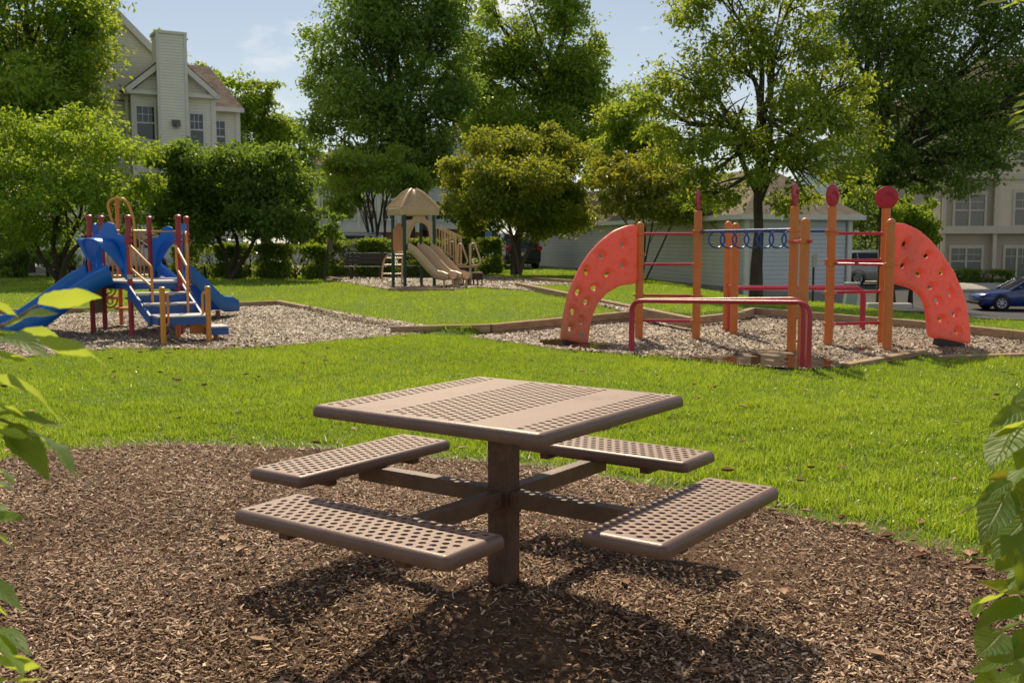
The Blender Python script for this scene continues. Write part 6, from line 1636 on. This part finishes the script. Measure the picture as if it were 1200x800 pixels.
# ------------------------------------------------------------------ foreground shrubs with big veined leaves
def veined_leaf_mat(name, upper, under, tcol, tf):
    m, nt = new_mat(name); g = NG(nt)
    out = g.n('ShaderNodeOutputMaterial'); b = g.n('ShaderNodeBsdfPrincipled', Roughness=.5); b.inputs['Specular IOR Level'].default_value = .35
    uv = g.n('ShaderNodeUVMap'); sx = g.n('ShaderNodeSeparateXYZ'); g.l(uv.outputs['UV'], sx.inputs['Vector'])
    ab = g.n('ShaderNodeMath', _operation='ABSOLUTE'); g.l(sx.outputs['X'], ab.inputs[0])
    m1 = g.n('ShaderNodeMath', _operation='MULTIPLY_ADD'); g.l(ab.outputs[0], m1.inputs[0]); m1.inputs[1].default_value = -2.2
    m2 = g.n('ShaderNodeMath', _operation='MULTIPLY'); g.l(sx.outputs['Y'], m2.inputs[0]); m2.inputs[1].default_value = 9.
    g.l(m2.outputs[0], m1.inputs[2])
    fr = g.n('ShaderNodeMath', _operation='PINGPONG'); g.l(m1.outputs[0], fr.inputs[0]); fr.inputs[1].default_value = .5
    vein = g.ramp(fr.outputs[0], [(0, (1, 1, 1)), (.09, (.25, .25, .25)), (.2, (0, 0, 0))])
    mid = g.ramp(ab.outputs[0], [(0, (1, 1, 1)), (.05, (.6, .6, .6)), (.09, (0, 0, 0))])
    mx = g.n('ShaderNodeMath', _operation='MAXIMUM'); g.l(vein, mx.inputs[0]); g.l(mid, mx.inputs[1])
    at = g.n('ShaderNodeVertexColor', _layer_name='Col'); sc_ = g.n('ShaderNodeSeparateColor'); g.l(at.outputs['Color'], sc_.inputs['Color'])
    tc = g.n('ShaderNodeTexCoord'); nz = g.n('ShaderNodeTexNoise', Scale=22., Detail=5); g.l(tc.outputs['Object'], nz.inputs['Vector'])
    mixf = g.n('ShaderNodeMath', _operation='MULTIPLY_ADD'); g.l(nz.outputs['Fac'], mixf.inputs[0]); mixf.inputs[1].default_value = .5; mixf.inputs[2].default_value = -.25
    ad = g.n('ShaderNodeMath', _operation='ADD'); g.l(sc_.outputs['Red'], ad.inputs[0]); g.l(mixf.outputs[0], ad.inputs[1])
    cu = g.ramp(ad.outputs[0], upper); cd = g.ramp(ad.outputs[0], under)
    geo = g.n('ShaderNodeNewGeometry'); bf = g.n('ShaderNodeMix', _data_type='RGBA'); g.l(geo.outputs['Backfacing'], bf.inputs['Factor']); g.l(cu, bf.inputs['A']); g.l(cd, bf.inputs['B'])
    vm = g.n('ShaderNodeMix', _data_type='RGBA'); vf = g.n('ShaderNodeMath', _operation='MULTIPLY'); g.l(mx.outputs[0], vf.inputs[0]); vf.inputs[1].default_value = .35
    g.l(vf.outputs[0], vm.inputs['Factor']); g.l(bf.outputs['Result'], vm.inputs['A']); vm.inputs['B'].default_value = (.24, .30, .10, 1)
    g.l(vm.outputs['Result'], b.inputs['Base Color'])
    bp = g.n('ShaderNodeBump', Strength=.7, Distance=.003); bp.invert = True; g.l(mx.outputs[0], bp.inputs['Height']); g.l(bp.outputs['Normal'], b.inputs['Normal'])
    t = g.n('ShaderNodeBsdfTranslucent'); tm = g.n('ShaderNodeMix', _data_type='RGBA'); tm.inputs['Factor'].default_value = .7; g.l(vm.outputs['Result'], tm.inputs['A']); tm.inputs['B'].default_value = (*tcol, 1); g.l(tm.outputs['Result'], t.inputs['Color'])
    ms = g.n('ShaderNodeMixShader', Fac=tf); g.l(b.outputs['BSDF'], ms.inputs[1]); g.l(t.outputs['BSDF'], ms.inputs[2]); g.l(ms.outputs['Shader'], out.inputs['Surface'])
    return m
up_ = [(0, (.025, .075, .018)), (.35, (.06, .15, .028)), (.62, (.15, .26, .03)), (.85, (.36, .36, .04)), (1, (.42, .20, .05))]
un_ = [(0, (.14, .20, .09)), (.5, (.26, .34, .16)), (.85, (.42, .42, .13)), (1, (.42, .22, .09))]
M['big_leaf'] = veined_leaf_mat('big_veined_leaf', up_, un_, (.66, .78, .03), .55)

class LeafB:
    def __init__(s): s.V = []; s.F = []; s.C = []; s.U = []
    def leaf(s, a, b, wpx, roll, col, fold=.22, curl=.12, Y=None):
        """a base, b tip, w width in metres, roll: turns the blade about its axis"""
        a, b = vec(a), vec(b); L = np.linalg.norm(b - a); d = (b - a) / L
        s0 = unit(np.cross(d, ZV)); n0 = np.cross(s0, d)
        s1 = s0 * math.cos(roll) + n0 * math.sin(roll); n1 = np.cross(s1, d)
        b0 = len(s.V); N = 14; K = 5
        for i in range(N + 1):
            t = i / N
            hw = wpx / 2 * (math.sin(PI * t ** .82) ** .8) * (1 - .35 * t) * 1.25 if 0 < t < 1 else .0006
            ctr = a + d * L * t + n1 * (-curl * L * (t - .35) ** 2 + .02 * L * math.sin(t * 9 + col * 20))
            for k in range(K):
                q = (k - 2) / 2
                ser = 1 + (.05 if i % 2 else -.03) * (abs(q) == 1)
                s.V.append(ctr + s1 * hw * q * ser + n1 * (fold * hw * abs(q) + .06 * hw * math.sin(i * 1.5) * abs(q)))
                s.U.append((q, t)); s.C.append(col)
        for i in range(N):
            for k in range(K - 1):
                o = b0 + i * K + k; s.F.append((o, o + 1, o + K + 1, o + K))
    def build(s, parent): return np_mesh('leaves', np.array(s.V), np.array(s.F), 4, M['big_leaf'], parent, col=np.array(s.C), uv=np.array(s.U), smooth=True)

def pw(wpx, Y): return wpx / 1205.3 * Y
lsh = thing('leafy_shrub', 'broad-leaved shrub reaching into the frame at the lower left', 'shrub', (-1.15, 1.3, 0))
lb = LeafB()
for (a, b, w, roll, col, fold) in [
    ((-0.591, 1.28, 1.436), (-0.482, 1.22, 1.453), 25, .85, .70, .22), ((-0.618, 1.25, 1.413), (-0.534, 1.2, 1.435), 24, -.5, .45, .2), ((-0.606, 1.26, 1.406), (-0.574, 1.32, 1.384), 20, .7, .50, .25),
    ((-0.581, 1.24, 1.394), (-0.453, 1.16, 1.381), 34, .75, .42, .2), ((-0.622, 1.22, 1.4), (-0.552, 1.2, 1.4), 34, .35, .38, .2), ((-0.681, 1.3, 1.418), (-0.657, 1.3, 1.389), 16, .5, .42, .2),
    ((-0.65, 1.25, 1.361), (-0.511, 1.18, 1.311), 26, .85, .45, .3), ((-0.631, 1.22, 1.309), (-0.486, 1.14, 1.309), 30, .15, .55, .18), ((-0.593, 1.2, 1.299), (-0.514, 1.12, 1.256), 34, -.25, .40, .15),
    ((-0.588, 1.25, 1.283), (-0.513, 1.2, 1.239), 38, .5, .18, .2), ((-0.619, 1.2, 1.298), (-0.552, 1.15, 1.273), 34, .7, .82, .3), ((-0.654, 1.25, 1.222), (-0.594, 1.2, 1.222), 26, .4, .3, .2),
    ((-0.637, 1.2, 1.18), (-0.56, 1.16, 1.201), 22, -.4, .5, .2), ((-0.654, 1.25, 1.19), (-0.608, 1.22, 1.187), 20, .2, .5, .2), ((-0.638, 1.2, 1.113), (-0.551, 1.12, 1.108), 24, -.3, .4, .2), ((-0.646, 1.22, 1.081), (-0.604, 1.2, 1.065), 30, .9, .88, .25),
    ((-0.641, 1.2, 1.058), (-0.529, 1.1, 1.067), 26, .2, .45, .2), ((-0.613, 1.15, 1.029), (-0.501, 1.08, 1.055), 34, .85, .68, .2), ((-0.632, 1.2, 1.024), (-0.574, 1.18, 1.02), 26, .5, .3, .2), ((-0.59, 1.12, 1.017), (-0.496, 1.06, 1.051), 28, .4, .6, .2),
    ((-0.701, 1.3, 1.233), (-0.636, 1.25, 1.201), 34, .4, .3, .2), ((-0.695, 1.3, 1.365), (-0.638, 1.28, 1.346), 30, .6, .5, .2), ((-0.729, 1.3, 1.121), (-0.642, 1.25, 1.125), 40, .3, .35, .2),
    ((-0.667, 1.3, 1.441), (-0.601, 1.26, 1.421), 20, .9, .68, .2), ((-0.61, 1.2, 1.409), (-0.516, 1.14, 1.391), 30, -.3, .45, .2), ((-0.615, 1.2, 1.382), (-0.546, 1.16, 1.381), 22, .7, .62, .2), ((-0.63, 1.22, 1.323), (-0.545, 1.16, 1.311), 28, .8, .66, .22),
    ((-0.605, 1.18, 1.294), (-0.524, 1.12, 1.299), 24, .7, .70, .2), ((-0.633, 1.22, 1.25), (-0.58, 1.18, 1.233), 26, .6, .4, .2), ((-0.596, 1.14, 1.069), (-0.52, 1.06, 1.053), 30, .6, .64, .2), ((-0.621, 1.2, 1.172), (-0.586, 1.18, 1.157), 18, .7, .6, .2)]:
    lb.leaf(a, b, pw(w, a[1]), roll, col, fold)
lb.build(lsh)
mb = MB()
mb.tube(spline([(-1.15, 1.35, -.1), (-.98, 1.33, .7), (-.82, 1.31, 1.15), (-0.679, 1.28, 1.385), (-0.633, 1.28, 1.41), (-0.59, 1.28, 1.435)], 6), list(np.geomspace(.010, .0016, 31)), 8)
mb.tube(spline([(-1.12, 1.3, -.1), (-.9, 1.28, .6), (-0.668, 1.24, 1.267), (-0.629, 1.22, 1.302), (-0.589, 1.2, 1.299)], 6), list(np.geomspace(.013, .0016, 25)), 8)
mb.tube(spline([(-1.1, 1.25, -.1), (-.85, 1.22, .5), (-0.666, 1.2, 1.088), (-0.636, 1.2, 1.113)], 6), list(np.geomspace(.012, .0016, 19)), 8)
mb.tube(spline([(-1.1, 1.2, -.1), (-.8, 1.18, .4), (-0.649, 1.16, 1.01), (-0.611, 1.15, 1.028)], 6), list(np.geomspace(.012, .0016, 19)), 8)
mb.tube(spline([(-1.14, 1.33, .2), (-.92, 1.3, .8), (-0.684, 1.27, 1.348), (-0.648, 1.25, 1.361)], 6), list(np.geomspace(.011, .0016, 19)), 8)
mb.build('stems', M['stem'], lsh, smooth=60)

rsh = thing('leafy_shrub', 'broad-leaved shrub leaning into the frame at the lower right', 'shrub', (1.45, 1.95, 0))
lb = LeafB()
for (a, b, w, roll, col, fold) in [
    ((0.889, 1.75, 1.229), (0.8, 1.7, 1.208), 24, .6, .5, .2), ((0.896, 1.75, 1.208), (0.813, 1.72, 1.19), 26, -.6, .68, .2), ((0.856, 1.72, 1.202), (0.779, 1.65, 1.147), 46, -.2, .62, .15), ((0.875, 1.7, 1.183), (0.829, 1.66, 1.144), 30, .2, .72, .2),
    ((0.909, 1.75, 1.136), (0.818, 1.68, 1.105), 34, -.5, .55, .2), ((0.841, 1.7, 1.115), (0.762, 1.66, 1.082), 18, .5, .5, .2), ((0.846, 1.72, 1.096), (0.757, 1.62, 1.033), 40, .25, .38, .12), ((0.873, 1.7, 1.059), (0.777, 1.62, 1.008), 42, .2, .42, .12),
    ((0.889, 1.7, 1.018), (0.824, 1.62, 0.954), 40, .5, .15, .2), ((0.852, 1.75, 1.016), (0.808, 1.72, 0.976), 18, .4, .3, .2), ((0.879, 1.7, 0.92), (0.763, 1.64, 0.961), 20, .7, .9, .2), ((0.856, 1.7, 0.926), (0.734, 1.62, 0.922), 26, -.7, .68, .2),
    ((0.867, 1.68, 0.915), (0.745, 1.6, 0.901), 34, .1, .35, .15), ((0.887, 1.7, 0.874), (0.775, 1.62, 0.879), 24, -.6, .62, .2), ((0.839, 1.7, 0.851), (0.769, 1.64, 0.834), 44, .3, .32, .2), ((0.871, 1.68, 0.822), (0.737, 1.6, 0.828), 22, .4, .5, .2),
    ((0.871, 1.65, 0.805), (0.77, 1.58, 0.819), 24, .5, .6, .2), ((0.871, 1.72, 0.994), (0.82, 1.7, 0.959), 26, .6, .5, .2), ((0.817, 1.74, 0.897), (0.804, 1.74, 0.86), 20, .2, .66, .2), ((0.913, 1.78, 1.236), (0.862, 1.76, 1.227), 26, .5, .5, .2),
    ((0.888, 1.7, 0.971), (0.822, 1.66, 0.94), 34, -.4, .5, .2), ((0.887, 1.68, 0.859), (0.831, 1.64, 0.831), 36, .3, .4, .2), ((0.828, 1.66, 0.79), (0.744, 1.6, 0.796), 30, .6, .55, .2), ((0.905, 1.74, 1.109), (0.85, 1.7, 1.059), 30, .3, .35, .2),
    ((0.943, 1.8, 1.26), (0.87, 1.76, 1.239), 22, .3, .6, .2), ((0.872, 1.75, 1.106), (0.81, 1.72, 1.113), 18, .8, .9, .3),
    # spray of small leaves higher up
    ((0.935, 1.9, 1.768), (0.899, 1.88, 1.753), 8, .5, .6, .2), ((0.942, 1.9, 1.756), (0.893, 1.88, 1.738), 10, -.3, .66, .2), ((0.937, 1.9, 1.741), (0.891, 1.88, 1.723), 10, .6, .5, .2), ((0.941, 1.9, 1.726), (0.903, 1.88, 1.714), 9, .2, .62, .2),
    ((0.899, 1.9, 1.949), (0.829, 1.88, 1.933), 10, .5, .68, .2), ((0.915, 1.9, 1.943), (0.866, 1.88, 1.927), 9, -.4, .6, .2), ((0.927, 1.9, 1.94), (0.886, 1.88, 1.95), 10, .3, .66, .2), ((0.944, 1.9, 1.783), (0.916, 1.9, 1.777), 8, .4, .7, .2)]:
    lb.leaf(a, b, pw(w, a[1]), roll, col, fold)
lb.build(rsh)
mb = MB()
mb.tube(spline([(1.45, 1.98, -.1), (1.3, 1.9, .6), (1.12, 1.84, 1.0), (0.973, 1.8, 1.095), (0.896, 1.76, 1.194), (0.921, 1.8, 1.279)], 6), list(np.geomspace(.016, .0016, 31)), 8)
mb.tube(spline([(1.42, 1.9, -.1), (1.2, 1.8, .5), (0.945, 1.7, 0.881), (0.875, 1.69, 0.915), (0.826, 1.7, 0.935)], 6), list(np.geomspace(.014, .0016, 25)), 8)
mb.tube(spline([(1.42, 1.9, -.1), (1.15, 1.76, .4), (0.951, 1.7, 0.76), (0.866, 1.68, 0.817), (0.833, 1.7, 0.848)], 6), list(np.geomspace(.014, .0016, 25)), 8)
mb.tube(spline([(1.3, 1.9, .6), (0.982, 1.75, 0.985), (0.883, 1.72, 1.045), (0.843, 1.72, 1.096)], 6), list(np.geomspace(.011, .0016, 19)), 8)
mb.tube(spline([(1.45, 2.0, -.1), (1.42, 2.0, .9), (1.113, 1.95, 1.487), (1.006, 1.92, 1.691), (0.934, 1.9, 1.735)], 6), list(np.geomspace(.016, .0016, 25)), 8)
mb.tube(spline([(1.113, 1.95, 1.487), (1.053, 1.93, 1.8), (0.978, 1.92, 1.936), (0.905, 1.9, 1.946)], 6), list(np.geomspace(.009, .0016, 19)), 8)
mb.tube([(0.882, 1.75, 1.099), (0.762, 1.72, 1.051)], .0012, 5)
mb.build('stems', M['stem'], rsh, smooth=60)

SUN_E, SKY_E, CLOUD = 5., .079, (13.4, 13., 12.4)
# ------------------------------------------------------------------ daylight, sky, camera
EL, AZ = math.radians(46.), math.radians(-6.)
sd = Vector((math.sin(AZ) * math.cos(EL), math.cos(AZ) * math.cos(EL), math.sin(EL)))
sun = bpy.data.lights.new('sun', 'SUN'); sun.energy = SUN_E; sun.angle = math.radians(.53); sun.color = (1., .85, .62)
so = bpy.data.objects.new('sun', sun); COL.objects.link(so); so.location = sd * 60
so.rotation_euler = sd.to_track_quat('Z', 'Y').to_euler()
w = bpy.data.worlds.new('World'); sc.world = w; w.use_nodes = True
nt = w.node_tree; nt.nodes.clear(); g = NG(nt)
out = g.n('ShaderNodeOutputWorld'); bg = g.n('ShaderNodeBackground', Strength=SKY_E)
sky = g.n('ShaderNodeTexSky', _sky_type='NISHITA', _sun_disc=False, _sun_elevation=EL, _sun_rotation=AZ, _air_density=1.0, _dust_density=.2, _ozone_density=1.2)
# thin summer clouds
tc = g.n('ShaderNodeTexCoord'); mp = g.n('ShaderNodeMapping'); mp.inputs['Scale'].default_value = (1, 1, 2.6); mp.inputs['Location'].default_value = (.35, .2, .1)
g.l(tc.outputs['Generated'], mp.inputs['Vector'])
nz = g.n('ShaderNodeTexNoise', Scale=3.4, Detail=9, Roughness=.55); g.l(mp.outputs['Vector'], nz.inputs['Vector'])
cf = g.ramp(nz.outputs['Fac'], [(.49, (.03, .03, .03)), (.58, (.55, .55, .55)), (.68, (.95, .95, .95)), (1, (1, 1, 1))])
sx = g.n('ShaderNodeSeparateXYZ'); g.l(tc.outputs['Generated'], sx.inputs['Vector'])
# haze thickens towards the horizon
hz_ = g.n('ShaderNodeMath', _operation='SUBTRACT'); hz_.inputs[0].default_value = 1.; g.l(sx.outputs['Z'], hz_.inputs[1])
hp = g.n('ShaderNodeMath', _operation='POWER'); g.l(hz_.outputs[0], hp.inputs[0]); hp.inputs[1].default_value = 2.5
hm = g.n('ShaderNodeMath', _operation='MULTIPLY'); g.l(hp.outputs[0], hm.inputs[0]); hm.inputs[1].default_value = .42
hs = g.n('ShaderNodeMath', _operation='MAXIMUM'); g.l(hm.outputs[0], hs.inputs[0]); g.l(cf, hs.inputs[1])
mx = g.n('ShaderNodeMix', _data_type='RGBA'); g.l(hs.outputs[0], mx.inputs['Factor']); g.l(sky.outputs['Color'], mx.inputs['A']); mx.inputs['B'].default_value = (*CLOUD, 1)
g.l(mx.outputs['Result'], bg.inputs['Color']); g.l(bg.outputs['Background'], out.inputs['Surface'])

cam = bpy.data.cameras.new('camera'); co = bpy.data.objects.new('camera', cam); COL.objects.link(co); sc.camera = co
co.location = (0, 0, 1.5126); co.rotation_euler = (PI / 2 - .0961, 0, 0)
cam.sensor_width = 36; cam.lens = 36 * 1205.3 / 1200; cam.clip_start = .05; cam.clip_end = 3000
cam.dof.use_dof = True; cam.dof.focus_distance = 4.3; cam.dof.aperture_fstop = 9.5
sc.view_settings.view_transform = 'Standard'; sc.view_settings.look = 'None'; sc.view_settings.exposure = 0
sc.render.engine = 'CYCLES'
sc.cycles.use_denoising = True
try: sc.cycles.denoiser = 'OPENIMAGEDENOISE'
except Exception: pass
sc.cycles.max_bounces = 8; sc.cycles.transparent_max_bounces = 8; sc.cycles.caustics_reflective = False; sc.cycles.caustics_refractive = False
sc.cycles.sample_clamp_indirect = 6
